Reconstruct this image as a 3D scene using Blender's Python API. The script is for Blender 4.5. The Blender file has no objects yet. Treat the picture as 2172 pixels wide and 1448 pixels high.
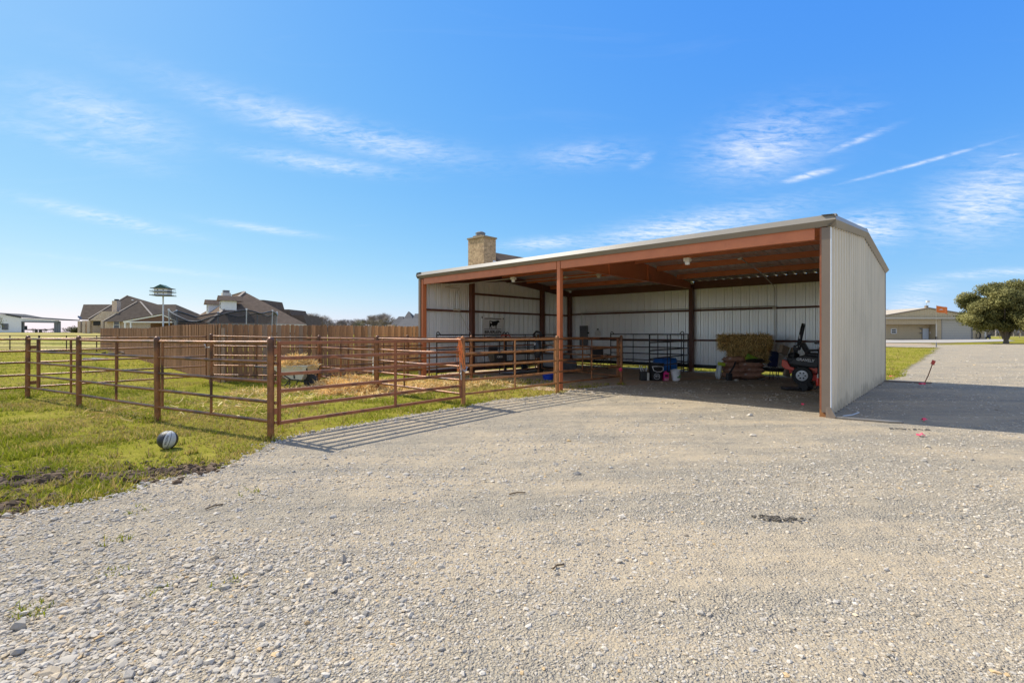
import bpy, bmesh, math, random
import numpy as np
from mathutils import Vector, Matrix, Euler

# ------------------------------------------------------------------ camera, sky, sun, exposure
SC = bpy.context.scene
COL = SC.collection
CAM_H, FPX, CX, HY = 1.53, 1020.5, 1086.0, 707.1      # eye height, focal length and horizon of the 2172 px wide photograph
cd = bpy.data.cameras.new('camera'); cam = bpy.data.objects.new('camera', cd); COL.objects.link(cam)
cam.location = (0, 0, CAM_H); cam.rotation_euler = (math.pi/2, 0, 0)
cd.sensor_width = 36.0; cd.lens = FPX/2172*36.0; cd.shift_y = -(724-HY)/2172
cd.clip_start = 0.05; cd.clip_end = 6000
SC.camera = cam

SUN_EL = math.radians(46)
SUN_AZ = math.radians(-57)            # measured from straight ahead (+Y), negative = to the left
sdir = Vector((math.sin(SUN_AZ)*math.cos(SUN_EL), math.cos(SUN_AZ)*math.cos(SUN_EL), math.sin(SUN_EL)))
sl = bpy.data.lights.new('sun', 'SUN'); sun = bpy.data.objects.new('sun', sl); COL.objects.link(sun)
sl.energy = 3.75; sl.angle = math.radians(0.53); sl.color = (1.0, 0.94, 0.825)
sun.rotation_euler = sdir.to_track_quat('Z', 'Y').to_euler()
sun.location = (-20, 15, 30)

w = bpy.data.worlds.new('World'); SC.world = w; w.use_nodes = True
nt = w.node_tree; nt.nodes.clear()
def wn(t, **k):
    n = nt.nodes.new(t)
    for a, b in k.items(): setattr(n, a, b)
    return n
def wmath(op, a, b=None, c=None):
    n = wn('ShaderNodeMath', operation=op)
    for i, x in enumerate((a, b, c)):
        if x is None: continue
        if isinstance(x, (int, float)): n.inputs[i].default_value = x
        else: nt.links.new(x, n.inputs[i])
    return n.outputs[0]
sky = wn('ShaderNodeTexSky', sky_type='NISHITA'); sky.sun_disc = False
sky.sun_elevation = SUN_EL; sky.sun_rotation = SUN_AZ; sky.altitude = 150
sky.air_density = 1.0; sky.dust_density = 0.35; sky.ozone_density = 2.2
# film-like response of the sky colour, one power curve per channel
sc_ = wn('ShaderNodeSeparateColor'); nt.links.new(sky.outputs[0], sc_.inputs[0]); hs = wn('ShaderNodeCombineColor')
for i, (k, g) in enumerate(((.042, 1.12), (.125, .64), (.48, .08))):
    nt.links.new(wmath('MULTIPLY', wmath('POWER', sc_.outputs[i], g), k/0.12), hs.inputs[i])
tc = wn('ShaderNodeTexCoord'); sep = wn('ShaderNodeSeparateXYZ'); nt.links.new(tc.outputs['Generated'], sep.inputs[0])
X, Y, Z = sep.outputs
az = wmath('ARCTAN2', X, Y); el = wmath('ARCSINE', Z)
zz = wmath('ADD', wmath('MAXIMUM', Z, 0.0), 0.16)
px_, py_ = wmath('DIVIDE', X, zz), wmath('DIVIDE', Y, zz)
def streak(sx, sy, scale, detail, dist, ofs):
    cmb = wn('ShaderNodeCombineXYZ')
    nt.links.new(wmath('MULTIPLY', px_, sx), cmb.inputs[0]); nt.links.new(wmath('MULTIPLY', py_, sy), cmb.inputs[1])
    cmb.inputs[2].default_value = ofs
    n = wn('ShaderNodeTexNoise'); n.inputs['Scale'].default_value = scale; n.inputs['Detail'].default_value = detail
    n.inputs['Roughness'].default_value = 0.62; n.inputs['Distortion'].default_value = dist
    nt.links.new(cmb.outputs[0], n.inputs['Vector']); return n.outputs['Fac']
n1 = streak(0.6, 2.6, 2.6, 10, 0.9, 1.7)
n2 = streak(2.2, 4.6, 7.0, 9, 0.5, 7.3)
wisp = wmath('MULTIPLY_ADD', n2, 0.80, wmath('MULTIPLY', n1, 0.62))
# cirrus banks: azimuth, elevation (deg), half widths (deg), tilt, strength
banks = []
def bank(px, py, wpx, hpx, tilt, s):
    a = math.atan((px-CX)/FPX); e = math.atan((HY-py)/FPX*math.cos(a)); k = math.cos(a)**2
    banks.append((a, e, wpx/FPX*k, hpx/FPX*math.cos(a), -tilt/math.cos(a), s*.78))
for b in [(230,252,150,42,.05,.52),(720,282,260,26,.10,.72),(850,298,90,9,.10,.5),(690,349,150,15,.02,.62),(160,300,190,26,.1,.3),
          (240,466,150,12,.10,.6),(565,486,100,7,.05,.5),(1620,308,120,52,-.05,.85),(1235,330,100,22,.0,.45),(1362,340,22,10,-.3,.5),
          (1715,372,48,6,-.10,1.0),(1945,348,120,3.2,-.09,.95),(1820,298,58,6,-.18,.8),(2090,425,120,66,-.1,.9),(2140,330,30,3,0,.7),
          (1440,487,190,26,-.10,.95),(1840,485,80,32,.05,.95),(1160,516,80,12,-.05,.75),(1780,240,70,11,.05,.4),(1930,646,46,20,0,.8),
          (2100,580,120,9,0,.55),(1960,610,50,14,0,.5),(1000,592,90,8,.04,.45),(330,570,200,6,.05,.25)]:
    bank(*b)
tot = None
for a, e, wa, we, t, s in banks:
    da = wmath('SUBTRACT', az, a)
    u_ = wmath('DIVIDE', da, wa)
    v_ = wmath('DIVIDE', wmath('SUBTRACT', wmath('SUBTRACT', el, e), wmath('MULTIPLY', da, t)), we)
    q = wmath('ADD', wmath('MULTIPLY', u_, u_), wmath('MULTIPLY', v_, v_))
    g = wmath('MULTIPLY', wmath('EXPONENT', wmath('MULTIPLY', q, -1.0)), s)
    tot = g if tot is None else wmath('MAXIMUM', tot, g)
thin = wmath('MULTIPLY', wmath('SUBTRACT', n1, 0.58), 0.15)                 # faint veil over the whole sky
fac = wmath('MULTIPLY', tot, wmath('MULTIPLY', wmath('SUBTRACT', wisp, 0.53), 3.1))
# denser cirrus added outside the view, whitening and lifting the light in shade
def sstep(a, b, x):
    n = wn('ShaderNodeMapRange', interpolation_type='SMOOTHSTEP'); n.inputs[1].default_value = a; n.inputs[2].default_value = b; nt.links.new(x, n.inputs[0]); return n.outputs[0]
fill_cirrus = wmath('MAXIMUM', sstep(.66, .95, el), sstep(.88, 1.2, wmath('ABSOLUTE', az)))
fill_cirrus = wmath('MULTIPLY', fill_cirrus, sstep(.40, .60, streak(0.5, 0.9, 1.5, 8, 0.6, 4.4)))
fac = wmath('MAXIMUM', fac, wmath('MULTIPLY', fill_cirrus, 0.85))
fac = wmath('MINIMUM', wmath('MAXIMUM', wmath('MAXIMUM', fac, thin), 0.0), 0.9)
mixc = wn('ShaderNodeMixRGB'); mixc.inputs[2].default_value = (5.2, 5.3, 5.45, 1)
nt.links.new(fac, mixc.inputs[0]); nt.links.new(hs.outputs[0], mixc.inputs[1])
bg = wn('ShaderNodeBackground'); bg.inputs['Strength'].default_value = 0.12
out = wn('ShaderNodeOutputWorld')
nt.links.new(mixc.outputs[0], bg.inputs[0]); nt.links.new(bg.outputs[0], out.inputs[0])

SC.view_settings.view_transform = 'Standard'; SC.view_settings.look = 'None'
SC.view_settings.exposure = 0.80; SC.view_settings.gamma = 1.0; SC.view_settings.use_curve_mapping = False
try:
    SC.cycles.max_bounces = 10; SC.cycles.diffuse_bounces = 8; SC.cycles.glossy_bounces = 5; SC.cycles.transparent_max_bounces = 12; SC.cycles.use_denoising = True
except Exception: pass

R = random.Random(7)
# ------------------------------------------------------------------ helpers
def at(px, py, Y):                      # a point seen at that place of the photograph, Y metres ahead
    return Vector(((px-CX)/FPX*Y, Y, CAM_H+(HY-py)/FPX*Y))
TH = 0.824
U = Vector((-math.sin(TH), math.cos(TH), 0)); V = Vector((math.cos(TH), math.sin(TH), 0))
SC0 = Vector((5.733, 8.72, 0))          # right front corner of the shed
def SW(u, v, z=0.0): return SC0 + U*u + V*v + Vector((0, 0, z))
ROT = math.atan2(-U.y, -U.x)            # shed frame: local x = -U, local y = V

def tag(o, label=None, cat=None, group=None, kind=None):
    if label: o['label'] = label
    if cat: o['category'] = cat
    if group: o['group'] = group
    if kind: o['kind'] = kind
    return o
def empty(name, loc, rz=0.0, label=None, cat=None, group=None):
    o = bpy.data.objects.new(name, None); COL.objects.link(o)
    o.location = loc; o.rotation_euler = (0, 0, rz); o.empty_display_size = 0.2
    return tag(o, label, cat, group)
def copy_tree(o, parent=None):
    c = o.copy(); COL.objects.link(c)
    if parent is not None: c.parent = parent
    for ch in list(o.children): copy_tree(ch, c)
    return c

class MB:
    def __init__(self): self.v = []; self.f = []; self.mi = []
    def add(self, vs, fs, m=0):
        b = len(self.v); self.v += [tuple(p) for p in vs]
        for f in fs: self.f.append([b+i for i in f]); self.mi.append(m)
        return self
    def box(self, x0, y0, z0, x1, y1, z1, m=0):
        return self.add([(x0,y0,z0),(x1,y0,z0),(x1,y1,z0),(x0,y1,z0),(x0,y0,z1),(x1,y0,z1),(x1,y1,z1),(x0,y1,z1)],
                        [(0,3,2,1),(4,5,6,7),(0,1,5,4),(1,2,6,5),(2,3,7,6),(3,0,4,7)], m)
    def obox(self, c, sx, sy, sz, M=None, m=0):
        M = M or Matrix.Identity(3); c = Vector(c)
        P = [c + M @ Vector((a*sx/2, b*sy/2, d*sz/2)) for d in (-1,1) for a, b in ((-1,-1),(1,-1),(1,1),(-1,1))]
        return self.add(P, [(0,3,2,1),(4,5,6,7),(0,1,5,4),(1,2,6,5),(2,3,7,6),(3,0,4,7)], m)
    def bar(self, p0, p1, w, h, m=0, up=(0,0,1)):           # rectangular bar between two points
        p0, p1 = Vector(p0), Vector(p1); d = (p1-p0)
        L = d.length; d.normalize(); up = Vector(up)
        if abs(d.dot(up)) > 0.98: up = Vector((0,1,0))
        s = d.cross(up).normalized(); t = s.cross(d)
        P = []
        for q in (p0, p1):
            for a, b in ((-1,-1),(1,-1),(1,1),(-1,1)): P.append(q + s*a*w/2 + t*b*h/2)
        return self.add(P, [(3,2,1,0),(4,5,6,7),(0,1,5,4),(1,2,6,5),(2,3,7,6),(3,0,4,7)], m)
    def tube(self, p0, p1, r0, r1=None, n=8, m=0, caps=True):
        return self.path([p0, p1], [r0, r0 if r1 is None else r1], n, m, caps)
    def path(self, pts, r, n=8, m=0, caps=True):
        pts = [Vector(p) for p in pts]; k = len(pts)
        if not isinstance(r, (list, tuple)): r = [r]*k
        rings = []; prev = None
        for i, p in enumerate(pts):
            d = (pts[min(i+1,k-1)] - pts[max(i-1,0)])
            if d.length < 1e-9: d = Vector((0,0,1))
            d.normalize()
            if prev is None:
                a = Vector((0,0,1)) if abs(d.z) < 0.9 else Vector((1,0,0))
                s = d.cross(a).normalized()
            else:
                s = (prev - d*prev.dot(d))
                s = s.normalized() if s.length > 1e-6 else d.orthogonal().normalized()
            prev = s; t = d.cross(s)
            rings.append([p + (s*math.cos(2*math.pi*j/n) + t*math.sin(2*math.pi*j/n))*r[i] for j in range(n)])
        vs = [q for rg in rings for q in rg]; fs = []
        for i in range(k-1):
            for j in range(n):
                fs.append((i*n+j, i*n+(j+1)%n, (i+1)*n+(j+1)%n, (i+1)*n+j))
        if caps: fs.append(tuple(range(n-1,-1,-1))); fs.append(tuple((k-1)*n+j for j in range(n)))
        return self.add(vs, fs, m)
    def lathe(self, prof, c=(0,0,0), n=20, M=None, m=0):    # prof: list of (radius, height)
        M = M or Matrix.Identity(3); c = Vector(c); vs = []; fs = []
        for r, h in prof:
            for j in range(n):
                a = 2*math.pi*j/n; vs.append(c + M @ Vector((r*math.cos(a), r*math.sin(a), h)))
        for i in range(len(prof)-1):
            for j in range(n): fs.append((i*n+j, i*n+(j+1)%n, (i+1)*n+(j+1)%n, (i+1)*n+j))
        if prof[0][0] > 1e-5: fs.append(tuple(range(n-1,-1,-1)))
        if prof[-1][0] > 1e-5: fs.append(tuple((len(prof)-1)*n+j for j in range(n)))
        return self.add(vs, fs, m)
    def prism(self, poly, ext, m=0):                        # planar polygon (3-D points) pushed along ext
        e = Vector(ext); A = [Vector(p) for p in poly]; n = len(A)
        vs = A + [p+e for p in A]
        fs = [tuple(range(n-1,-1,-1)), tuple(range(n, 2*n))] + [(i,(i+1)%n,n+(i+1)%n,n+i) for i in range(n)]
        return self.add(vs, fs, m)
    def sheet(self, prof, z0, z1, m=0): return self
    def build(self, name, mats, parent=None, smooth=False, loc=None, rot=None, bevel=0.0):
        me = bpy.data.meshes.new(name); me.from_pydata(self.v, [], self.f)
        mats = mats if isinstance(mats, (list, tuple)) else [mats]
        for mm in mats: me.materials.append(mm)
        if len(mats) > 1: me.polygons.foreach_set('material_index', self.mi)
        if smooth:
            me.polygons.foreach_set('use_smooth', [True]*len(me.polygons))
            try: me.set_sharp_from_angle(angle=math.radians(42))
            except Exception: pass
        me.update()
        o = bpy.data.objects.new(name, me); COL.objects.link(o)
        if parent is not None: o.parent = parent
        if loc is not None: o.location = loc
        if rot is not None: o.rotation_euler = rot
        if bevel > 0:
            b = o.modifiers.new('bevel', 'BEVEL'); b.width = bevel; b.segments = 2; b.limit_method = 'ANGLE'; b.angle_limit = math.radians(40)
        return o
def fixn(o):                             # consistent outward normals
    bm = bmesh.new(); bm.from_mesh(o.data); bmesh.ops.recalc_face_normals(bm, faces=bm.faces); bm.to_mesh(o.data); bm.free(); return o
def again(o, name=None, loc=None, rot=None, scale=None, parent=None):   # another object with the same mesh
    c = o.copy(); COL.objects.link(c)
    if loc is not None: c.location = loc
    if rot is not None: c.rotation_euler = rot
    if scale is not None: c.scale = scale
    if parent is not None: c.parent = parent
    return c
def text_faces(body, width, height=None, spacing=1.0, bold=0.0):
    cu = bpy.data.curves.new('t', 'FONT'); cu.body = body; cu.size = 1.0; cu.space_character = spacing; cu.offset = bold
    cu.resolution_u = 3
    o = bpy.data.objects.new('t', cu); COL.objects.link(o)
    dg = bpy.context.evaluated_depsgraph_get(); me = bpy.data.meshes.new_from_object(o.evaluated_get(dg))
    vs = np.array([v.co[:2] for v in me.vertices]); fs = [tuple(p.vertices) for p in me.polygons]
    bpy.data.objects.remove(o); bpy.data.curves.remove(cu); bpy.data.meshes.remove(me)
    lo, hi = vs.min(0), vs.max(0); s = width/(hi[0]-lo[0]); sy = s if height is None else height/(hi[1]-lo[1])
    vs = (vs-(lo+hi)/2)*np.array([s, sy]); return vs, fs
def put_text(mb, body, c, ex, ey, width, height=None, m=0, **k):
    vs, fs = text_faces(body, width, height, **k); c, ex, ey = Vector(c), Vector(ex), Vector(ey)
    mb.add([c+ex*float(a)+ey*float(b) for a, b in vs], fs, m)

# value noise for layout
_rs = np.random.RandomState(3); _T = _rs.rand(256, 256)
def vnoise(x, y):
    x = np.asarray(x, float); y = np.asarray(y, float)
    xi = np.floor(x).astype(int); yi = np.floor(y).astype(int); fx = x-xi; fy = y-yi
    fx = fx*fx*(3-2*fx); fy = fy*fy*(3-2*fy)
    g = lambda a, b: _T[a % 256, b % 256]
    return (g(xi,yi)*(1-fx)+g(xi+1,yi)*fx)*(1-fy) + (g(xi,yi+1)*(1-fx)+g(xi+1,yi+1)*fx)*fy
def fbm(x, y, o=4):
    s = 0; a = 0.5
    for i in range(o): s = s + a*vnoise(np.asarray(x)*2**i+17*i, np.asarray(y)*2**i+31*i); a *= 0.5
    return s/(1-0.5**o)
def inside(poly, x, y):
    x = np.asarray(x); y = np.asarray(y); r = np.zeros(x.shape, bool); n = len(poly)
    for i in range(n):
        x0, y0 = poly[i]; x1, y1 = poly[(i+1) % n]
        c = ((y0 > y) != (y1 > y)) & (x < (x1-x0)*(y-y0)/(y1-y0+1e-12)+x0)
        r ^= c
    return r

# ------------------------------------------------------------------ materials
def mat(name, col, col2=None, scale=6.0, rough=0.6, metal=0.0, bump=0.0, bscale=60.0, detail=5.0, rand=0.0, stretch=None,
        col3=None, scale3=1.5, t3=(0.55,0.7), coat=0.0, coords='Object', spec=0.5, lo=0.35, hi=0.65):
    m = bpy.data.materials.new(name); m.use_nodes = True; n = m.node_tree; N = n.nodes; L = n.links
    b = N['Principled BSDF']; b.inputs['Roughness'].default_value = rough; b.inputs['Metallic'].default_value = metal
    b.inputs['Specular IOR Level'].default_value = spec
    if coat: b.inputs['Coat Weight'].default_value = coat
    b.inputs['Base Color'].default_value = (*col, 1)
    t = N.new('ShaderNodeTexCoord'); vec = t.outputs[coords]
    if stretch:
        mp = N.new('ShaderNodeMapping'); mp.inputs['Scale'].default_value = stretch; L.new(vec, mp.inputs[0]); vec = mp.outputs[0]
    last = None
    if col2 is not None:
        nz = N.new('ShaderNodeTexNoise'); nz.inputs['Scale'].default_value = scale; nz.inputs['Detail'].default_value = detail
        nz.inputs['Roughness'].default_value = 0.65; L.new(vec, nz.inputs['Vector'])
        rp = N.new('ShaderNodeMapRange'); rp.inputs[1].default_value = lo; rp.inputs[2].default_value = hi; L.new(nz.outputs['Fac'], rp.inputs[0])
        mx = N.new('ShaderNodeMixRGB'); mx.inputs[1].default_value = (*col, 1); mx.inputs[2].default_value = (*col2, 1)
        L.new(rp.outputs[0], mx.inputs[0]); last = mx.outputs[0]
    if col3 is not None:
        nz = N.new('ShaderNodeTexNoise'); nz.inputs['Scale'].default_value = scale3; nz.inputs['Detail'].default_value = 6; L.new(vec, nz.inputs['Vector'])
        rp = N.new('ShaderNodeMapRange'); rp.inputs[1].default_value = t3[0]; rp.inputs[2].default_value = t3[1]; L.new(nz.outputs['Fac'], rp.inputs[0])
        mx = N.new('ShaderNodeMixRGB'); mx.inputs[2].default_value = (*col3, 1); L.new(rp.outputs[0], mx.inputs[0])
        if last: L.new(last, mx.inputs[1])
        else: mx.inputs[1].default_value = (*col, 1)
        last = mx.outputs[0]
    if rand:
        oi = N.new('ShaderNodeObjectInfo'); mr = N.new('ShaderNodeMapRange'); mr.inputs[3].default_value = 1-rand; mr.inputs[4].default_value = 1+rand
        L.new(oi.outputs['Random'], mr.inputs[0])
        h = N.new('ShaderNodeHueSaturation'); L.new(mr.outputs[0], h.inputs['Value'])
        if last: L.new(last, h.inputs['Color'])
        else: h.inputs['Color'].default_value = (*col, 1)
        last = h.outputs[0]
    if last: L.new(last, b.inputs['Base Color'])
    if bump:
        bz = N.new('ShaderNodeTexNoise'); bz.inputs['Scale'].default_value = bscale; bz.inputs['Detail'].default_value = 4; L.new(vec, bz.inputs['Vector'])
        bp = N.new('ShaderNodeBump'); bp.inputs['Strength'].default_value = bump; bp.inputs['Distance'].default_value = 0.02
        L.new(bz.outputs['Fac'], bp.inputs['Height']); L.new(bp.outputs[0], b.inputs['Normal'])
    return m
def vcol_mat(name, rough=0.8, attr='Col', trans=0.0, bump=0.0, bscale=80, spec=0.05):
    m = bpy.data.materials.new(name); m.use_nodes = True; N = m.node_tree.nodes; L = m.node_tree.links
    b = N['Principled BSDF']; b.inputs['Roughness'].default_value = rough; b.inputs['Specular IOR Level'].default_value = spec
    a = N.new('ShaderNodeAttribute'); a.attribute_name = attr; L.new(a.outputs['Color'], b.inputs['Base Color'])
    if trans:
        tr = N.new('ShaderNodeBsdfTranslucent'); L.new(a.outputs['Color'], tr.inputs[0]); mx = N.new('ShaderNodeMixShader'); mx.inputs[0].default_value = trans
        L.new(b.outputs[0], mx.inputs[1]); L.new(tr.outputs[0], mx.inputs[2]); L.new(mx.outputs[0], N['Material Output'].inputs[0])
    if bump:
        t = N.new('ShaderNodeTexCoord'); bz = N.new('ShaderNodeTexNoise'); bz.inputs['Scale'].default_value = bscale; L.new(t.outputs['Object'], bz.inputs['Vector'])
        bp = N.new('ShaderNodeBump'); bp.inputs['Strength'].default_value = bump; bp.inputs['Distance'].default_value = 0.01
        L.new(bz.outputs['Fac'], bp.inputs['Height']); L.new(bp.outputs[0], b.inputs['Normal'])
    return m
def np_mesh(name, verts, faces, cols, m, parent=None, smooth=False):       # faces: (n,3) array, cols per vertex
    me = bpy.data.meshes.new(name); nv, nf = len(verts), len(faces); k = faces.shape[1]
    me.vertices.add(nv); me.vertices.foreach_set('co', np.asarray(verts, np.float32).ravel())
    me.loops.add(nf*k); me.loops.foreach_set('vertex_index', np.asarray(faces, np.int32).ravel())
    me.polygons.add(nf); me.polygons.foreach_set('loop_start', np.arange(nf, dtype=np.int32)*k)
    me.update(calc_edges=True)
    if not smooth: me.polygons.foreach_set('use_smooth', np.zeros(nf, bool))
    if cols is not None:
        ca = me.color_attributes.new('Col', 'FLOAT_COLOR', 'POINT')
        ca.data.foreach_set('color', np.hstack([cols, np.ones((nv,1))]).astype(np.float32).ravel())
    me.materials.append(m)
    if smooth: me.polygons.foreach_set('use_smooth', np.ones(nf, bool))
    o = bpy.data.objects.new(name, me); COL.objects.link(o)
    if parent is not None: o.parent = parent
    return o

M = {}
M['rust']   = mat('rusted_pipe', (.19,.075,.030), (.33,.135,.042), 7, .40, .28, .2, 160, col3=(.075,.034,.020), scale3=2.6, t3=(.46,.66))
M['rustor'] = mat('orange_rusted_pipe', (.34,.150,.052), (.45,.20,.065), 12, .6, .2, .25, 160, col3=(.11,.055,.03), scale3=6, t3=(.52,.72))
M['gate']   = mat('red_brown_gate_tube', (.28,.098,.042), (.34,.125,.052), 7, .42, .25, .12, 140, col3=(.10,.045,.03), scale3=4)
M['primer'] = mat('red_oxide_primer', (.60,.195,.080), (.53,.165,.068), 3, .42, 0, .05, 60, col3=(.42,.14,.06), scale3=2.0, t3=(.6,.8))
M['primershade']= mat('shaded_red_oxide_primer', (.13,.052,.036), (.16,.064,.042), 3, .5, 0, .05, 60)  # same primer, with the shade inside the shed put into the colour
M['trim']   = mat('bronze_grey_trim', (.20,.152,.112), (.22,.168,.122), 3, .42, 0, .03, 30)
M['fasc']   = mat('stone_grey_fascia', (.235,.21,.175), (.255,.228,.19), 2.5, .38, 0, .03, 20)
M['tan']    = mat('tan_steel_sheet', (.69,.605,.455), (.72,.63,.475), 1.2, .34, 0, .04, 8, col3=(.60,.525,.39), scale3=.8, t3=(.5,.8), rand=.035)
def splash(m):
    N = m.node_tree.nodes; L = m.node_tree.links; b = N['Principled BSDF']; src = b.inputs['Base Color'].links[0].from_socket
    t = N.new('ShaderNodeTexCoord'); sp = N.new('ShaderNodeSeparateXYZ'); L.new(t.outputs['Object'], sp.inputs[0])
    mp = N.new('ShaderNodeMapping'); mp.inputs['Scale'].default_value = (1, 1, .35); L.new(t.outputs['Object'], mp.inputs[0])
    nz = N.new('ShaderNodeTexNoise'); nz.inputs['Scale'].default_value = 9; nz.inputs['Detail'].default_value = 7; L.new(mp.outputs[0], nz.inputs['Vector'])
    h = N.new('ShaderNodeMath'); h.operation = 'MULTIPLY_ADD'; h.inputs[1].default_value = .9; L.new(nz.outputs['Fac'], h.inputs[0]); h.inputs[2].default_value = -.22
    d = N.new('ShaderNodeMath'); d.operation = 'SUBTRACT'; L.new(h.outputs[0], d.inputs[0]); L.new(sp.outputs[2], d.inputs[1])
    r = N.new('ShaderNodeMapRange'); r.inputs[1].default_value = -.05; r.inputs[2].default_value = .22; r.inputs[4].default_value = .7; L.new(d.outputs[0], r.inputs[0])
    x = N.new('ShaderNodeMixRGB'); x.inputs[2].default_value = (.36,.30,.22,1); L.new(r.outputs[0], x.inputs[0]); L.new(src, x.inputs[1])
    st = N.new('ShaderNodeMapping'); st.inputs['Scale'].default_value = (3, 3, .12); L.new(t.outputs['Object'], st.inputs[0])
    n2 = N.new('ShaderNodeTexNoise'); n2.inputs['Scale'].default_value = 4; n2.inputs['Detail'].default_value = 5; L.new(st.outputs[0], n2.inputs['Vector'])
    r2 = N.new('ShaderNodeMapRange'); r2.inputs[1].default_value = .52; r2.inputs[2].default_value = .75; r2.inputs[4].default_value = .35; L.new(n2.outputs['Fac'], r2.inputs[0])
    y = N.new('ShaderNodeMixRGB'); y.inputs[2].default_value = (.50,.44,.34,1); L.new(r2.outputs[0], y.inputs[0]); L.new(x.outputs[0], y.inputs[1]); L.new(y.outputs[0], b.inputs['Base Color'])
splash(M['tan'])
M['inner']  = mat('pale_galvalume_back', (.90,.925,.94), (.93,.95,.96), 1.0, .32, .38, .03, 8, col3=(.86,.885,.90), scale3=.6, rand=.03)
M['roofin'] = mat('galvalume_underside', (.74,.73,.70), (.78,.77,.74), 1.5, .35, .6)
M['galv']   = mat('galvanised_conduit', (.55,.55,.53), (.62,.62,.6), 20, .35, .7)
M['primerlit']= mat('sunlit_primer', (.34,.120,.055), (.26,.09,.042), 4, .5, 0, .1, 60, col3=(.20,.07,.035), scale3=3)  # same primer darkened for the sunlit column; frame copy stays lightened for shade
M['white']  = mat('white_paint', (.78,.78,.76), (.72,.72,.70), 6, .5)
M['black']  = mat('black_steel', (.018,.019,.022), (.030,.031,.034), 10, .45, .2)
M['rubber'] = mat('black_rubber', (.030,.030,.030), (.045,.045,.045), 30, .75, 0, .2, 120)
M['plastic']= mat('black_plastic', (.022,.022,.024), (.034,.034,.037), 14, .38)
M['grey']   = mat('grey_enamel', (.16,.165,.17), (.19,.19,.195), 6, .45)
M['wood']   = mat('cedar_picket', (.42,.225,.105), (.25,.132,.064), 3.2, .9, 0, .35, 30, rand=.36, stretch=(7,7,.8), col3=(.085,.045,.026), scale3=2.4, t3=(.60,.72))
M['woodgy'] = mat('weathered_picket', (.38,.265,.175), (.27,.185,.12), 3.2, .85, 0, .35, 30, rand=.2, stretch=(7,7,.8))
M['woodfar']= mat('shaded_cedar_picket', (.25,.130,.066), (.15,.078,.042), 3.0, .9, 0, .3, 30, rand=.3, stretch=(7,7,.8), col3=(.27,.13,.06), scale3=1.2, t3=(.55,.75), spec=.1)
M['straw']  = vcol_mat('straw', .75, trans=.15)
M['grassb'] = vcol_mat('grass_blades', .6, trans=.3)
M['stone']  = vcol_mat('gravel_stone', .85, bump=.3, bscale=220, spec=.1)
M['leaf']   = vcol_mat('oak_leaves', .55, trans=.3)
M['bark']   = mat('tree_bark', (.21,.165,.13), (.14,.11,.085), 8, .9, 0, .5, 20)
M['twig']   = mat('bare_twigs', (.30,.255,.215), (.23,.195,.165), .3, .9)
M['shing1'] = mat('grey_brown_shingles', (.118,.096,.076), (.086,.070,.056), 1.6, .9, 0, .2, 3, detail=8, spec=0.0)
M['shing2'] = mat('brown_shingles', (.178,.134,.100), (.125,.095,.072), 2.0, .9, 0, .2, 3, detail=8, spec=0.0)
M['shing3'] = mat('charcoal_shingles', (.060,.058,.058), (.078,.075,.074), 1.5, .9, detail=8)
M['brick']  = None
M['cream']  = mat('cream_siding', (.60,.56,.48), (.64,.60,.52), 2, .7)
M['glass']  = mat('window_glass', (.03,.035,.04), None, rough=.08, spec=.8)
M['steelt'] = mat('galvanised_trampoline_pole', (.42,.44,.46), None, rough=.35, metal=.5)
def brick_mat(name, c1, c2, mortar, sx=8.0, sy=8.0):
    m = bpy.data.materials.new(name); m.use_nodes = True; N = m.node_tree.nodes; L = m.node_tree.links; b = N['Principled BSDF']; b.inputs['Roughness'].default_value = .9
    t = N.new('ShaderNodeTexCoord'); s = N.new('ShaderNodeSeparateXYZ'); L.new(t.outputs['Object'], s.inputs[0])
    ad = N.new('ShaderNodeMath'); ad.operation = 'ADD'; L.new(s.outputs[0], ad.inputs[0]); L.new(s.outputs[1], ad.inputs[1])
    cb = N.new('ShaderNodeCombineXYZ'); L.new(ad.outputs[0], cb.inputs[0]); L.new(s.outputs[2], cb.inputs[1])
    k = N.new('ShaderNodeTexBrick'); k.inputs['Scale'].default_value = sx; k.inputs['Color1'].default_value = (*c1,1); k.inputs['Color2'].default_value = (*c2,1); k.inputs['Mortar'].default_value = (*mortar,1)
    k.inputs['Mortar Size'].default_value = .02; k.inputs['Bias'].default_value = -.1
    L.new(cb.outputs[0], k.inputs['Vector'])
    nz = N.new('ShaderNodeTexNoise'); nz.inputs['Scale'].default_value = 6; nz.inputs['Detail'].default_value = 6; L.new(t.outputs['Object'], nz.inputs['Vector'])
    mx = N.new('ShaderNodeMixRGB'); mx.blend_type = 'OVERLAY'; mx.inputs[0].default_value = .7; L.new(k.outputs[0], mx.inputs[1]); L.new(nz.outputs['Fac'], mx.inputs[2])
    L.new(mx.outputs[0], b.inputs['Base Color'])
    bp = N.new('ShaderNodeBump'); bp.inputs['Strength'].default_value = .6; bp.inputs['Distance'].default_value = .03; L.new(k.outputs['Fac'], bp.inputs['Height']); bp.invert = True; L.new(bp.outputs[0], b.inputs['Normal'])
    return m
M['brick'] = brick_mat('tan_stone_veneer', (.60,.41,.24), (.40,.26,.15), (.48,.35,.23), 2.6)
M['brickp'] = brick_mat('pale_brick', (.60,.48,.35), (.50,.40,.29), (.56,.47,.37), 3.5)
def flat(name, col, rough=.5, metal=0.0, c2=None, **k):
    if name not in M: M[name] = mat(name, col, c2 if c2 else tuple(c*.85 for c in col), 8, rough, metal, **k)
    return M[name]
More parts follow.
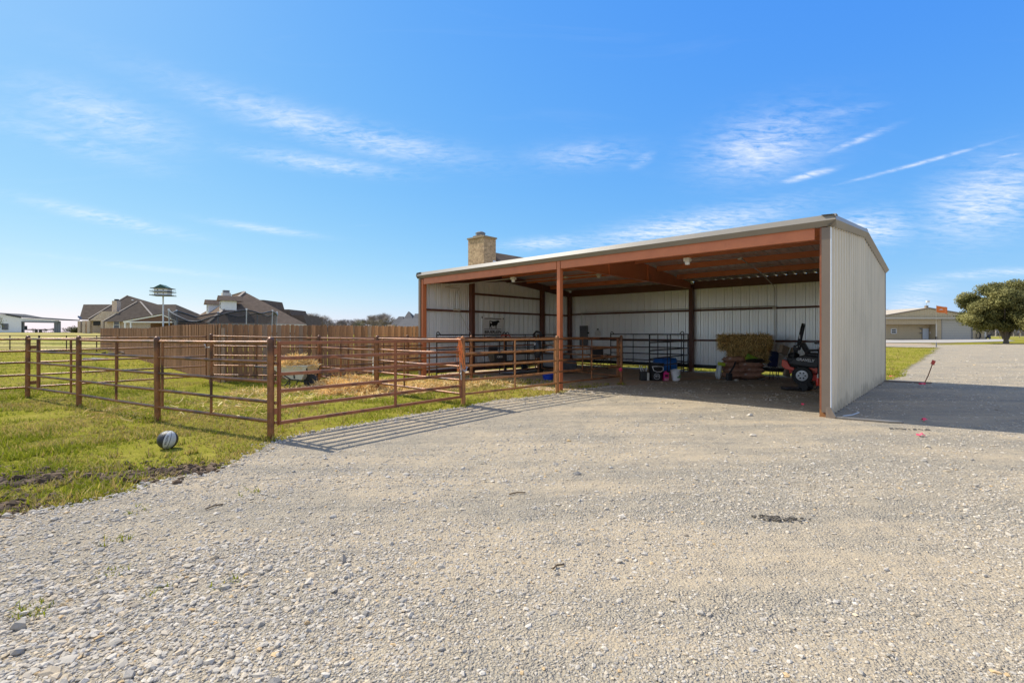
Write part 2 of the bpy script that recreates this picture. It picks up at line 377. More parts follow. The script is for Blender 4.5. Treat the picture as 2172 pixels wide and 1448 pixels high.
# ------------------------------------------------------------------ terrain
def _ss(a, b, x): t = np.clip((x-a)/(b-a), 0, 1); return t*t*(3-2*t)
def gz(x, y):
    x = np.asarray(x, float); y = np.asarray(y, float)
    r = np.hypot(x, y); a = np.arctan2(x, y)
    left = np.interp(r, [0, 14, 57, 130, 160, 4000], [0, 0, .20, 1.62, 1.70, 1.70])
    right = np.interp(r, [0, 80, 100, 122, 160, 4000], [0, 0.0, .14, .44, .5, .5])
    k = _ss(-.45, .15, a)
    return np.where(np.abs(a) < 2.0, left*(1-k)+right*k, np.minimum(left, right)*.5)
def gzf(x, y): return float(gz(x, y))

def ground_material():
    m = bpy.data.materials.new('mown_grass_ground'); m.use_nodes = True; N = m.node_tree.nodes; L = m.node_tree.links; b = N['Principled BSDF']
    b.inputs['Roughness'].default_value = .95; b.inputs['Specular IOR Level'].default_value = .0
    t = N.new('ShaderNodeTexCoord')
    def nz(s, d, lo, hi):
        n = N.new('ShaderNodeTexNoise'); n.inputs['Scale'].default_value = s; n.inputs['Detail'].default_value = d; n.inputs['Roughness'].default_value = .65
        L.new(t.outputs['Object'], n.inputs['Vector']); r = N.new('ShaderNodeMapRange'); r.inputs[1].default_value = lo; r.inputs[2].default_value = hi; L.new(n.outputs['Fac'], r.inputs[0]); return r.outputs[0]
    def mx(f, a, c):
        n = N.new('ShaderNodeMixRGB'); L.new(f, n.inputs[0])
        for i, q in ((1, a), (2, c)):
            if isinstance(q, tuple): n.inputs[i].default_value = (*q, 1)
            else: L.new(q, n.inputs[i])
        return n.outputs[0]
    c = mx(nz(.55, 7, .42, .58), (.21,.215,.022), (.40,.325,.080))
    c = mx(nz(7, 8, .35, .7), c, (.25,.21,.042))
    c = mx(nz(.9, 8, .55, .68), c, (.26,.175,.080))
    c = mx(nz(34, 4, .35, .72), c, (.15,.155,.018))
    L.new(c, b.inputs['Base Color'])
    bz = N.new('ShaderNodeTexNoise'); bz.inputs['Scale'].default_value = 45; bz.inputs['Detail'].default_value = 6; L.new(t.outputs['Object'], bz.inputs['Vector'])
    bp = N.new('ShaderNodeBump'); bp.inputs['Strength'].default_value = .7; bp.inputs['Distance'].default_value = .03; L.new(bz.outputs['Fac'], bp.inputs['Height']); L.new(bp.outputs[0], b.inputs['Normal'])
    return m
def gravel_material():
    m = bpy.data.materials.new('crushed_limestone_gravel'); m.use_nodes = True; N = m.node_tree.nodes; L = m.node_tree.links; b = N['Principled BSDF']
    b.inputs['Roughness'].default_value = .92; b.inputs['Specular IOR Level'].default_value = .05
    t = N.new('ShaderNodeTexCoord')
    def noise(s, d, rg=.6):
        n = N.new('ShaderNodeTexNoise'); n.inputs['Scale'].default_value = s; n.inputs['Detail'].default_value = d; n.inputs['Roughness'].default_value = rg
        L.new(t.outputs['Object'], n.inputs['Vector']); return n.outputs['Fac']
    def rng(f, lo, hi, a=0., c=1.):
        r = N.new('ShaderNodeMapRange'); r.inputs[1].default_value = lo; r.inputs[2].default_value = hi; r.inputs[3].default_value = a; r.inputs[4].default_value = c; L.new(f, r.inputs[0]); return r.outputs[0]
    def mx(f, a, c, bt='MIX'):
        n = N.new('ShaderNodeMixRGB'); n.blend_type = bt
        if isinstance(f, float): n.inputs[0].default_value = f
        else: L.new(f, n.inputs[0])
        for i, q in ((1, a), (2, c)):
            if isinstance(q, tuple): n.inputs[i].default_value = (*q, 1)
            else: L.new(q, n.inputs[i])
        return n.outputs[0]
    def vor(s, feat='F1'):
        v = N.new('ShaderNodeTexVoronoi'); v.feature = feat; v.inputs['Scale'].default_value = s; L.new(t.outputs['Object'], v.inputs['Vector']); return v
    fines = mx(rng(noise(.8, 5), .35, .65), (0.432,0.343,0.218), (0.477,0.377,0.238))
    fines = mx(rng(noise(.45, 6, .7), .52, .72), fines, (0.449,0.380,0.266))
    def cells(s):
        v = vor(s); r = N.new('ShaderNodeValToRGB'); e = r.color_ramp.elements
        e[0].position = 0; e[0].color = (0.303,0.248,0.167,1); e[1].position = 1; e[1].color = (0.617,0.538,0.388,1)
        for p, c in ((.3,(0.404,0.340,0.238,1)),(.55,(0.482,0.406,0.281,1)),(.75,(0.527,0.416,0.261,1)),(.85,(0.449,0.396,0.297,1))):
            k = e.new(p); k.color = c
        s_ = N.new('ShaderNodeSeparateColor'); L.new(v.outputs['Color'], s_.inputs[0]); L.new(s_.outputs[0], r.inputs[0]); return v, r.outputs[0]
    v1, c1 = cells(62); v2, c2 = cells(120)
    mp = N.new('ShaderNodeMapping'); mp.inputs['Rotation'].default_value = (0, 0, -.55); mp.inputs['Scale'].default_value = (.16, 1.0, 1.0); L.new(t.outputs['Object'], mp.inputs[0])
    bn = N.new('ShaderNodeTexNoise'); bn.inputs['Scale'].default_value = 1.3; bn.inputs['Detail'].default_value = 5; bn.inputs['Roughness'].default_value = .6; L.new(mp.outputs[0], bn.inputs['Vector'])
    av = N.new('ShaderNodeMath'); av.operation = 'MULTIPLY_ADD'; av.inputs[1].default_value = .55; L.new(bn.outputs['Fac'], av.inputs[0])
    hf = N.new('ShaderNodeMath'); hf.operation = 'MULTIPLY'; hf.inputs[1].default_value = .45; L.new(noise(.8, 7, .72), hf.inputs[0]); L.new(hf.outputs[0], av.inputs[2])
    patch = rng(av.outputs[0], .44, .56)
    c = mx(mx(.45, c1, c2), fines, fines)
    st = mx(.5, c1, c2)
    c = mx(patch, mx(.6, fines, (.53,.415,.275)), mx(.35, st, (.375,.352,.315)))
    c = mx(.28, c, st)
    c = mx(rng(noise(200, 3), .3, .7, 0, .35), c, (0.337,0.274,0.182))
    crev = rng(v1.outputs['Distance'], .42, .80, 0., .50)
    cm = N.new('ShaderNodeMath'); cm.operation = 'MULTIPLY'; L.new(crev, cm.inputs[0]); L.new(rng(patch, 0, 1, .35, 1), cm.inputs[1])
    c = mx(cm.outputs[0], c, (.13,.12,.105))
    c = mx(rng(noise(26, 6, .75), .36, .64, .0, 1.0), mx(.34, c, (.20,.185,.165)), c)
    c = mx(rng(noise(75, 4, .7), .38, .62, .0, 1.0), mx(.22, c, (.17,.16,.14)), c)
    c = mx(rng(noise(48, 3, .6), .60, .70, .0, .4), c, (.58,.54,.46))
    L.new(c, b.inputs['Base Color'])
    h = N.new('ShaderNodeMath'); h.operation = 'ADD'; L.new(rng(v1.outputs['Distance'], 0, .9, 1, 0), h.inputs[0]); L.new(rng(v2.outputs['Distance'], 0, .9, .5, 0), h.inputs[1])
    h2 = N.new('ShaderNodeMath'); h2.operation = 'MULTIPLY'; L.new(h.outputs[0], h2.inputs[0]); L.new(rng(patch, 0, 1, .5, 1), h2.inputs[1])
    bp = N.new('ShaderNodeBump'); bp.inputs['Strength'].default_value = .9; bp.inputs['Distance'].default_value = .014; L.new(h2.outputs[0], bp.inputs['Height'])
    b2 = N.new('ShaderNodeBump'); b2.inputs['Strength'].default_value = .5; b2.inputs['Distance'].default_value = .16; 
    rut = N.new('ShaderNodeTexNoise'); rut.inputs['Scale'].default_value = 3.2; rut.inputs['Detail'].default_value = 4; L.new(mp.outputs[0], rut.inputs['Vector'])
    hh = N.new('ShaderNodeMath'); hh.operation = 'MULTIPLY_ADD'; hh.inputs[1].default_value = 1.1; L.new(rut.outputs['Fac'], hh.inputs[0]); L.new(noise(2.2, 5), hh.inputs[2]); L.new(hh.outputs[0], b2.inputs['Height'])
    L.new(bp.outputs[0], b2.inputs['Normal'])
    L.new(b2.outputs[0], b.inputs['Normal'])
    return m
M['ground'] = ground_material(); M['gravel'] = gravel_material()
M['soil'] = mat('bare_dark_soil', (.085,.056,.034), (.13,.088,.054), 14, .95, 0, .8, 30, col3=(.20,.145,.085), scale3=5, t3=(.5,.66))
M['dirt'] = mat('brown_shed_dirt', (.36,.24,.15), (.43,.31,.20), 5, .95, 0, .6, 40, col3=(.30,.24,.17), scale3=1.6, t3=(.48,.66))
M['conc'] = mat('pale_concrete', (.38,.345,.295), (.33,.30,.255), 1.5, .85)

def ground_sheet():
    rr = np.concatenate([[0.0], np.geomspace(1.5, 3500, 86)]); na = 200
    an = np.linspace(-math.pi, math.pi, na, endpoint=False)
    vs = [(0, 0, 0)]; fs = []
    for r in rr[1:]:
        x = r*np.sin(an); y = r*np.cos(an); z = gz(x, y)
        vs += list(zip(x, y, z))
    k = len(rr)-1
    for j in range(na): fs.append((0, 1+(j+1) % na, 1+j))
    for i in range(k-1):
        for j in range(na):
            a, b_ = 1+i*na+j, 1+i*na+(j+1) % na
            fs.append((a, b_, b_+na, a+na))
    o = MB().add(vs, fs).build('ground', M['ground'], smooth=True); fixn(o)
    tag(o, kind='structure'); return o
ground_sheet()
def poly_sheet(name, poly, m, dz, step=None, jitter=0.0, sub=0.25, seed=1, slope=0.0):
    rnd = random.Random(seed); pts = []
    n = len(poly)
    for i in range(n):
        a, b_ = Vector(poly[i]), Vector(poly[(i+1) % n]); L = (b_-a).length; k = max(1, int(L/sub)) if L < 40 else max(1, int(L/2))
        nn = (b_-a).orthogonal().normalized() if L > 0 else Vector((0, 0))
        for j in range(k):
            p = a.lerp(b_, j/k)
            if jitter:
                q = p*2.3; jk = 1+max(0, p.length-10)/7; p = p + nn*(jk*jitter*(float(vnoise(q.x/jk+seed*9, q.y/jk))*2-1) + jk*jitter*.5*(rnd.random()*2-1))
            pts.append(p)
    bm = bmesh.new(); vv = [bm.verts.new((p.x, p.y, 0)) for p in pts]; ee = [bm.edges.new((vv[i], vv[(i+1) % len(vv)])) for i in range(len(vv))]
    bmesh.ops.triangle_fill(bm, edges=ee, use_beauty=True)
    if step:
        xs = [p.x for p in pts]; ys = [p.y for p in pts]
        for a in np.arange(min(xs)+step/2, max(xs), step): bmesh.ops.bisect_plane(bm, geom=bm.verts[:]+bm.edges[:]+bm.faces[:], plane_co=(a,0,0), plane_no=(1,0,0))
        for a in np.arange(min(ys)+step/2, max(ys), step): bmesh.ops.bisect_plane(bm, geom=bm.verts[:]+bm.edges[:]+bm.faces[:], plane_co=(0,a,0), plane_no=(0,1,0))
    for v in bm.verts: v.co.z = gzf(v.co.x, v.co.y) + dz + slope*max(0, math.hypot(v.co.x, v.co.y)-35)
    for f in bm.faces:
        if f.normal.z < 0: f.normal_flip()
    bmesh.ops.recalc_face_normals(bm, faces=bm.faces)
    me = bpy.data.meshes.new(name); bm.to_mesh(me); bm.free(); me.materials.append(m)
    if me.polygons and me.polygons[0].normal.z < 0: me.flip_normals()
    o = bpy.data.objects.new(name, me); COL.objects.link(o); tag(o, kind='structure'); return o

GRAVEL = [(-14,-14),(-10.2,-3),(-6.2,2.2),(-4.25,3.99),(-3.94,4.28),(-3.72,4.62),(-3.71,4.93),(-3.52,5.11),(-3.27,5.42),(-3.27,5.78),(-3.26,6.26),(-3.37,6.76),(-3.19,7.3),(-2.87,7.7),(-2.48,8.14),
    (-2.06,8.73),(-1.55,9.36),(-1.07,9.86),(-0.85,10.08),(-0.34,10.93),(0.39,11.49),(1.07,12.05),(1.29,12.45),(1.75,13.02),(2.3,13.39),(3.12,14.03),(4.36,14.93),(5.6,15.45),(6.7,15.79),(7.6,15.75),(8.6,15.6),(9.9,14.9),(10.75,14.15),
    (11.95,15.5),(13.07,16.28),(13.75,16.81),(17.45,21.13),(22.03,26.07),(31.3,35.89),(45.04,50.53),(40,55),(33,58),(30,66),(40,66),(54,61),(64,62.5),(84,66),(84,10),(60,-14)]
g_ = poly_sheet('gravel_drive', GRAVEL, M['gravel'], .010, step=2.0, jitter=.10, sub=.12, seed=3, slope=.0012)
# shed floor dirt (under the gravel), soil scrapes in the grass, concrete apron of the far building
sh = [SW(.08, .6), SW(5.5, .25), SW(6.3, -.1), SW(12.1, -.7), SW(12.6, 3), SW(12.3, 9.0), SW(.08, 9.0)]
poly_sheet('dirt_floor', [(p.x, p.y) for p in sh], M['dirt'], .005, jitter=.12, sub=.2, seed=5)
SOIL = [[(-5.9,4.9),(-5.36,5.33),(-5.08,5.45),(-4.62,5.12),(-4.78,4.86),(-5.1,4.76),(-5.7,4.6)], [(-4.6,5.2),(-4.11,5.36),(-3.58,5.52),(-3.36,5.66),(-3.32,5.2),(-3.79,5.08),(-4.2,4.95)], [(-4.6,4.24),(-4.42,4.42),(-4.22,4.2),(-4.4,4.05)]]
for i, s in enumerate(SOIL): poly_sheet('soil', s, M['soil'], .006, jitter=.12, sub=.08, seed=20+i)

M['dry'] = mat('dry_winter_field', (.42,.34,.15), (.30,.27,.085), .35, .95, 0, .4, 20, detail=8, col3=(.24,.25,.06), scale3=.12, t3=(.52,.66), spec=0.0)
poly_sheet('field', [(-30,38),(-55,36),(-150,60),(-190,120),(-90,150),(-40,110)], M['dry'], .03, step=9, jitter=.5, sub=1.5, seed=61)
poly_sheet('field', [(40,100),(100,100),(140,96),(190,130),(120,190),(40,160)], M['dry'], .03, step=9, jitter=.5, sub=2.0, seed=62)
# ------------------------------------------------------------------ open front metal shed
SL, SD, HE, HR, RV = 12.23, 8.94, 3.60, 4.02, 4.25      # length, depth, eave, ridge, ridge position
shed = empty('metal_shed', SC0, ROT, 'open front tan metal shed with red oxide steel frame and grey fascia', 'shed')
def roofz(y): return HE + (HR-HE)*(y/RV if y < RV else (SD-y)/(SD-RV))
def rib_profile(w=.914, h=.038, k=3):                    # box rib every 305 mm with two small stiffeners between
    p = w/k; out = []
    for i in range(k):
        s = i*p
        out += [(s, 0), (s+.016, h), (s+.054, h), (s+.070, 0), (s+.125, 0), (s+.133, h*.22), (s+.150, h*.22), (s+.158, 0), (s+.215, 0), (s+.223, h*.22), (s+.240, h*.22), (s+.248, 0)]
    out.append((w, 0)); return out
PROF = rib_profile()
def wall_panel(name, o, es, en, s0, s1, zb, zt, mats, parent, gap=.004):
    """ribbed sheet from s0 to s1 along es, ribs towards en; outer skin material 0, inner skin material 1"""
    o, es, en = Vector(o), Vector(es), Vector(en); mb = MB()
    pts = [(s0+a, d) for a, d in PROF if s0+a <= s1+1e-6]
    if pts[-1][0] < s1-1e-4: pts.append((s1, 0))
    for lay in (0, 1):
        off = 0 if lay == 0 else -gap; vs = []
        for s, d in pts:
            q = o + es*s + en*(d+off); vs.append(q+Vector((0,0,zb))); vs.append(q+Vector((0,0,zt(s))))
        fs = [(2*i, 2*i+2, 2*i+3, 2*i+1) if lay == 0 else (2*i+1, 2*i+3, 2*i+2, 2*i) for i in range(len(pts)-1)]
        mb.add(vs, fs, lay)
    return mb.build(name, mats, parent)
sk = [M['tan'], M['inner']]
n = math.ceil(SD/.914)
for i in range(n):                                        # right end wall (x = 0, facing +x) and left end wall
    s0, s1 = i*.914, min((i+1)*.914, SD)
    wall_panel('wall_panel', (.0,0,0), (0,1,0), (1,0,0), s0, s1, .035, lambda s: roofz(s)-.03, sk, shed)
    wall_panel('wall_panel', (-SL,0,0), (0,1,0), (-1,0,0), s0, s1, .10, lambda s: roofz(s)-.03, sk, shed)
n = math.ceil(SL/.914)
for i in range(n):                                        # back wall
    s0, s1 = i*.914, min((i+1)*.914, SL)
    wall_panel('wall_panel', (-SL,SD,0), (1,0,0), (0,1,0), s0, s1, .17, lambda s: HE-.004, sk, shed)
# roof sheets, one strip per 914 mm on each slope
for i in range(n):
    s0 = -SL + i*.914; s1 = min(s0+.914, 0.0)
    for (ya, yb) in ((.0, RV), (RV, SD+.05)):
        mb = MB(); pts = [(s0+a, d*1.0) for a, d in PROF if s0+a <= s1+1e-6]
        if pts[-1][0] < s1-1e-4: pts.append((s1, 0))
        za = HE+(HR-HE)*ya/RV if ya < RV else HR
        zb_ = HR if yb <= RV else HE+(HR-HE)*(SD-yb)/(SD-RV)
        for lay in (0, 1):
            vs = []
            for s, d in pts: vs += [(s, ya, za+d+.004*(1-lay)), (s, yb, zb_+d+.004*(1-lay))]
            mb.add(vs, [(2*j, 2*j+2, 2*j+3, 2*j+1) if lay == 0 else (2*j+1, 2*j+3, 2*j+2, 2*j) for j in range(len(pts)-1)], lay)
        mb.build('roof_panel', [M['fasc'], M['roofin']], shed)
def sweep(prof, path, name, m, parent, closed=False):     # prof: (out, up) per path point frame; path: list of (point, outward dir)
    mb = MB(); vs = []; k = len(prof)
    for p, o_ in path:
        for a, b_ in prof: vs.append(Vector(p)+Vector(o_)*a+Vector((0,0,b_)))
    fs = []
    for i in range(len(path)-1):
        for j in range(k-1): fs.append((i*k+j, (i+1)*k+j, (i+1)*k+j+1, i*k+j+1))
    mb.add(vs, fs); o = mb.build(name, m, parent); return fixn(o)
FP = [(-.14, .068), (.050, .074), (.100, -.035), (.030, -.130), (-.06, -.130)]
sweep(FP, [((-SL-.13, 0, HE), (0,-1,0)), ((.13, 0, HE), (0,-1,0))], 'fascia', M['fasc'], shed)
RP = [(-.10, .078), (.09, .066), (.13, -.035), (.050, -.130), (0.0, -.130)]
for sx, sgn in ((0.0, 1), (-SL, -1)):
    sweep(RP, [((sx, -.10, HE), (sgn,0,0)), ((sx, RV, HR), (sgn,0,0))], 'rake_trim', M['fasc'], shed)
    sweep(RP, [((sx, RV, HR), (sgn,0,0)), ((sx, SD+.12, HE-.02), (sgn,0,0))], 'rake_trim', M['fasc'], shed)
mb = MB(); mb.prism([(.14,-.10,HE-.06),(.10,-.10,HE+.06),(.06,-.04,HE+.062),(.14,-.02,HE-.06)], (0,0,.012)); mb.build('fascia_end', M['fasc'], shed)
MB().bar((-SL-.1, RV, HR+.05), (.1, RV, HR+.05), .26, .02).build('ridge_cap', M['fasc'], shed)
# frame: columns
def column(x0, y0, x1, y1, z1, m, name='column', z0=-.05): return MB().box(x0, y0, z0, x1, y1, z1).build(name, m, shed, bevel=.006)
column(-.135, .0, -.03, .16, HE-.13, M['primerlit'])                         # right front
column(-SL+.045, .0, -SL+.145, .16, HE-.16, M['primer'])                   # left front
column(-6.175, .0, -6.07, .14, HE-.13, M['primer'])                         # centre front
column(-SL+.03, SD-.24, -SL+.17, SD-.04, HE-.10, M['primershade'])
column(-.17, SD-.24, -.03, SD-.04, HE-.10, M['primershade'])
column(-6.20, SD-.24, -6.05, SD-.04, HE-.10, M['primershade'])
column(-SL+.02, 2.28, -SL+.20, 2.44, roofz(2.36)-.12, M['primershade'])        # end wall posts
column(-SL+.02, 6.60, -SL+.20, 6.76, roofz(6.7)-.12, M['primershade'])
column(-.20, 2.28, -.02, 2.44, roofz(2.36)-.12, M['primershade']); column(-.20, 6.60, -.02, 6.76, roofz(6.7)-.12, M['primershade'])
# corner trims
MB().box(-.097, -.045, .10, .035, -.004, HE-.15).build('corner_trim', M['trim'], shed)
MB().box(.036, -.045, .02, .048, .05, HE-.15).build('corner_trim', M['white'], shed)
MB().box(.004, SD-.06, .02, .050, SD+.055, HE-.12).build('corner_trim', M['trim'], shed)
MB().box(-SL-.055, -.045, .02, -SL+.045, .06, HE-.15).build('corner_trim', M['trim'], shed)
mb = MB(); mb.prism([(-.03,-.060,.20),(.045,-.060,.20),(.13,-.08,.03),(.05,-.08,-.02),(-.03,-.06,.0)], (0,.06,0)); mb.build('corner_trim_foot', M['trim'], shed)
mb = MB(); mb.prism([(-.135,-.012,.16),(-.10,-.012,.13),(-.07,-.012,.08),(-.03,-.012,.05),(-.03,-.012,-.04),(-.135,-.012,-.04)], (0,.01,0)); mb.build('column_rust', M['rustor'], shed)
# girts and base channels
def girt(a, b_, h=.10, d=.07, name='girt', m='primershade'): return MB().bar(a, b_, d, h).build(name, M[m], shed)
yb = SD-.05
girt((-SL, yb, 2.45), (-6.2, yb, 2.45), .07); girt((-6.05, yb, 2.45), (0, yb, 2.45), .07)
girt((-6.05, yb, 1.26), (0, yb, 1.26), .07); girt((-SL, yb, 1.26), (-6.2, yb, 1.26), .07)
girt((-SL, yb, .22), (0, yb, .22), .14, .05, 'base_channel', 'black')
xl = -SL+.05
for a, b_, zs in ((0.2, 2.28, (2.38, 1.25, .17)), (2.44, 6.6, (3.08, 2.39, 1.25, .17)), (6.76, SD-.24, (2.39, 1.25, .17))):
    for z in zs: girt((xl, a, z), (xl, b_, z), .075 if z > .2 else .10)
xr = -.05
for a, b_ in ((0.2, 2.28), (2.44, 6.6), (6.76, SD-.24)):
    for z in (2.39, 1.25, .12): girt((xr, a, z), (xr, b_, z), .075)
# purlins and eave struts (C sections: web plus lower flange)
def purlin(y, x0, x1, h=.175, m='primer', dz=0.0):
    z = roofz(y)-.012+dz; mb = MB(); mb.box(x0, y-.006, z-h, x1, y+.006, z); mb.box(x0, y+.007, z-h, x1, y+.07, z-h+.008); mb.box(x0, y+.007, z-.010, x1, y+.06, z-.004)
    return mb.build('purlin', M[m], shed)
for y in (1.25, 2.6, 4.05, 5.6, 7.25):
    purlin(y, -SL+.02, -6.20); purlin(y, -6.05, -.02)
for x0, x1 in ((-SL+.17, -6.2), (-6.05, -.215)):
    mb = MB(); mb.box(x0, .01, HE-.34, x1, .022, HE-.03); mb.box(x0, .0221, HE-.34, x1, .12, HE-.332); mb.build('eave_strut', M['primer'], shed)
for x0, x1 in ((-SL+.17, -6.2), (-6.05, -.17)):
    mb = MB(); mb.box(x0, SD-.10, HE-.30, x1, SD-.088, HE+.006); mb.box(x0, SD-.20, HE-.30, x1, SD-.1001, HE-.292); mb.build('eave_strut', M['primershade'], shed)
# centre rafter: tapered web with flanges, plus the flange bar running to the back column
mb = MB(); mb.prism([(-6.13,.20,3.33),(-6.13,SD-.24,3.34),(-6.13,SD-.24,HE-.05),(-6.13,RV,HR-.05),(-6.13,.20,HE-.04)], (.012,0,0)); mb.build('rafter_web', M['primer'], shed)
MB().bar((-6.125,.20,3.325),(-6.125,SD-.24,3.335), .13, .012).build('rafter_flange', M['primer'], shed)
for y in (2.5, 5.0): MB().box(-6.19, y, 3.335, -6.06, y+.012, roofz(y)-.06).build('stiffener', M['primer'], shed)
for x in (-SL+.10, -.10):
    mb = MB(); mb.prism([(x,.20,3.30),(x,RV,HR-.32),(x,SD-.2,3.30),(x,SD-.2,HE-.05),(x,RV,HR-.05),(x,.2,HE-.05)], (.012,0,0)); mb.build('rafter_web', M['primershade'], shed)
    MB().bar((x,.2,3.295),(x,RV,HR-.33), .12, .012).build('rafter_flange', M['primershade'], shed); MB().bar((x,RV,HR-.33),(x,SD-.2,3.295), .12, .012).build('rafter_flange', M['primershade'], shed)
for x, s in ((-6.05, .05), (-6.20, -.05)):
    for y in (1.25, 2.6, 4.05): MB().box(min(x,x+s), y-.03, roofz(y)-.20, max(x,x+s), y-.022, roofz(y)-.05).build('purlin_clip', M['primer'], shed)
# sheet screws of the right wall, too small to pick apart
mb = MB()
for z in (.12, .60, 1.25, 1.85, 2.40, 3.05):
    for k in range(29):
        y = k*.3047+.10
        if z < roofz(y)-.2: mb.obox((.003, y, z+R.uniform(-.01,.01)), .012, .016, .016)
for k in range(29):
    y = k*.3047+.035; mb.obox((.034, y, roofz(y)-.16), .012, .016, .016)
s_ = mb.build('sheet_screws', M['grey'], shed); s_['kind'] = 'stuff'
# ------------------------------------------------------------------ pipe corral
PA, PB, PC, PD = Vector((-11.49,11.41,0)), Vector((-9.02,10.02,0)), Vector((-6.15,8.35,0)), Vector((-3.48,6.94,0))
PE, PF, PG = Vector((-1.02,10.08,0)), Vector((1.16,12.30,0)), Vector((3.25,14.34,0))
PH, PI, PJ, PK = Vector((.98,17.86,0)), Vector((-1.28,15.17,0)), Vector((-3.46,12.35,0)), Vector((-3.58,16.52,0))
PL, PM = Vector((-8.85,14.14,.05)), Vector((-5.74,14.29,0))
RZ = (1.395, 1.115, .84, .545, .26)
def post_mesh():
    mb = MB(); mb.lathe([(.047,-.12),(.047,1.40),(.046,1.435),(.036,1.463),(.018,1.476),(0.0,1.479)], n=14); return mb
_post = None
def add_post(p, parent, m='rust', h=1.0):
    global _post
    o = post_mesh().build('post', M[m], parent, smooth=True) if (_post is None or _post[1] != m) else again(_post[0], parent=parent)
    if _post is None or _post[1] != m: _post = (o, m)
    o.location = Vector(p)-parent.location; o.scale = (1, 1, h); o.rotation_euler = (R.uniform(-.008,.008), R.uniform(-.008,.008), R.uniform(0,6)); return o
def fence(name, label, cat, posts, bays, base, zs=RZ, m='rust', r=.0245, stiles=None, group='rusty pipe corral', sags=.006):
    e = empty(name, base, 0, label, cat, group); b0 = Vector(base)
    for p in posts: add_post(p, e, m)
    for bi, (a, c) in enumerate(bays):
        d = (c-a).normalized()
        for z in zs:
            A = a + d*.04 + Vector((0,0,z+R.uniform(-sags,sags))) - b0; C = c - d*.04 + Vector((0,0,z+R.uniform(-sags,sags))) - b0
            Mid = (A+C)/2 + Vector((R.uniform(-.006,.006), R.uniform(-.006,.006), -R.uniform(0,.008)))
            MB().path([A, (A+Mid)/2+Vector((0,0,.001)), Mid, C], r, 10).build('rail', M[m], e, smooth=True)
        for t in (stiles[bi] if stiles else ()):
            p = a.lerp(c, t) - b0
            MB().path([p+Vector((0,0,zs[-1]-.005)), p+Vector((R.uniform(-.004,.004),R.uniform(-.004,.004),(zs[0]+zs[-1])/2)), p+Vector((0,0,zs[0]))], r*.86, 8).build('stile', M[m], e, smooth=True)
    return e
def gate(name, label, hinge, latch, base, zs=RZ, m='rust', r=.022, gap=(.14,.10), square=False, mids=(.5,), group='rusty pipe gates', plates=(1.2,.36)):
    e = empty(name, base, 0, label, 'gate', group); b0 = Vector(base); d = (latch-hinge).normalized(); a = hinge+d*gap[0]; c = latch-d*gap[1]
    zt, zb = zs[0], zs[-1]
    def seg(p, q, nm):
        if square: MB().bar(p, q, .044, .048).build(nm, M[m], e, bevel=.004)
        else: MB().path([p, (p+q)/2, q], r, 8).build(nm, M[m], e, smooth=True)
    for z in zs: seg(a+Vector((0,0,z))-b0, c+Vector((0,0,z-.012))-b0, 'rail')
    for p in [a, c] + [a.lerp(c, t) for t in mids]:
        seg(p+Vector((0,0,zb-.03 if p in (a,c) else zb))-b0, p+Vector((0,0,zt+.022))-b0, 'stile')
    for z in plates: MB().bar(hinge+d*.03+Vector((0,0,z))-b0, a+Vector((0,0,z))-b0, .012, .085).build('hinge_plate', M[m], e)
    return e
f1 = fence('pipe_fence', 'rusty five rail pipe fence nearest the basketball, left of the big gate', 'fence', [PA,PB,PC,PD], [(PA,PB),(PB,PC),(PC,PD)], PB, stiles=[(.22,.86),(.52,),(.05,.52)])
for z in RZ[1:]: MB().lathe([(0,-.02),(.024,-.02),(.026,.0),(.02,.018),(0,.024)], PD-PB+Vector((.058,.03,z-.02)), 8).build('rail_stub', M['rust'], f1, smooth=True)
PX = PA - V*3.1
fence('pipe_fence', 'rusty pipe rails leaving the frame at the far left edge', 'fence', [PX], [(PX,PA)], PX, stiles=[(.5,)])
gate('pipe_gate', 'long round pipe gate on the far left side of the pen', PA, PL, PA, gap=(.20,.12), mids=(.42,))
fence('pipe_fence', 'rusty pipe fence along the wooden fence behind the wheelbarrow', 'fence', [PL,PM], [(PL,PM)], PL, stiles=[(.42,)])
gate('pipe_gate', 'round pipe gate standing over the straw, right of the wheelbarrow', PM, PJ, PM, mids=(.40,), gap=(.12,.10))
fence('pipe_fence', 'rusty pipe cross fence from straw pile to orange rope post', 'fence', [PJ], [(PJ,PE)], PJ, m='rust', stiles=[(.36,.97)])
gate('tube_gate', 'wide red brown six rail square tube gate at gravel edge', PD, PE, PD, zs=(1.392,1.165,.935,.69,.455,.225), m='gate', square=True, gap=(.12,.07), mids=(.555,), group='red brown gate', plates=(1.27,.40))
fence('pipe_fence', 'orange rusty pipe fence between rope post and shed centre column', 'fence', [PE,PF], [(PE,PF)], PE, m='rustor', stiles=[(.50,.965)])
fence('pipe_fence', 'rusty pipe fence running into the shed with pink flag on its end post', 'fence', [PG], [(PF,PG)], PG, m='rust', stiles=[(.5,.93)])
fence('pipe_fence', 'rusty pipe fence from the straw to the shed front left corner', 'fence', [PK], [(PM,PK),(PK,SW(12.1,.02))], PK, stiles=[(.30,.7),()])
fence('pipe_fence', 'rusty pipe fence in the middle of the pen carrying the black feeder', 'fence', [PI,PH], [(PJ,PI),(PI,PH)], PI, stiles=[(.5,),(.45,.95)])
gate('pipe_gate', 'pipe gate inside the shed beside the blue pan', PG, PH, PG, mids=(.42,), gap=(.10,.22))
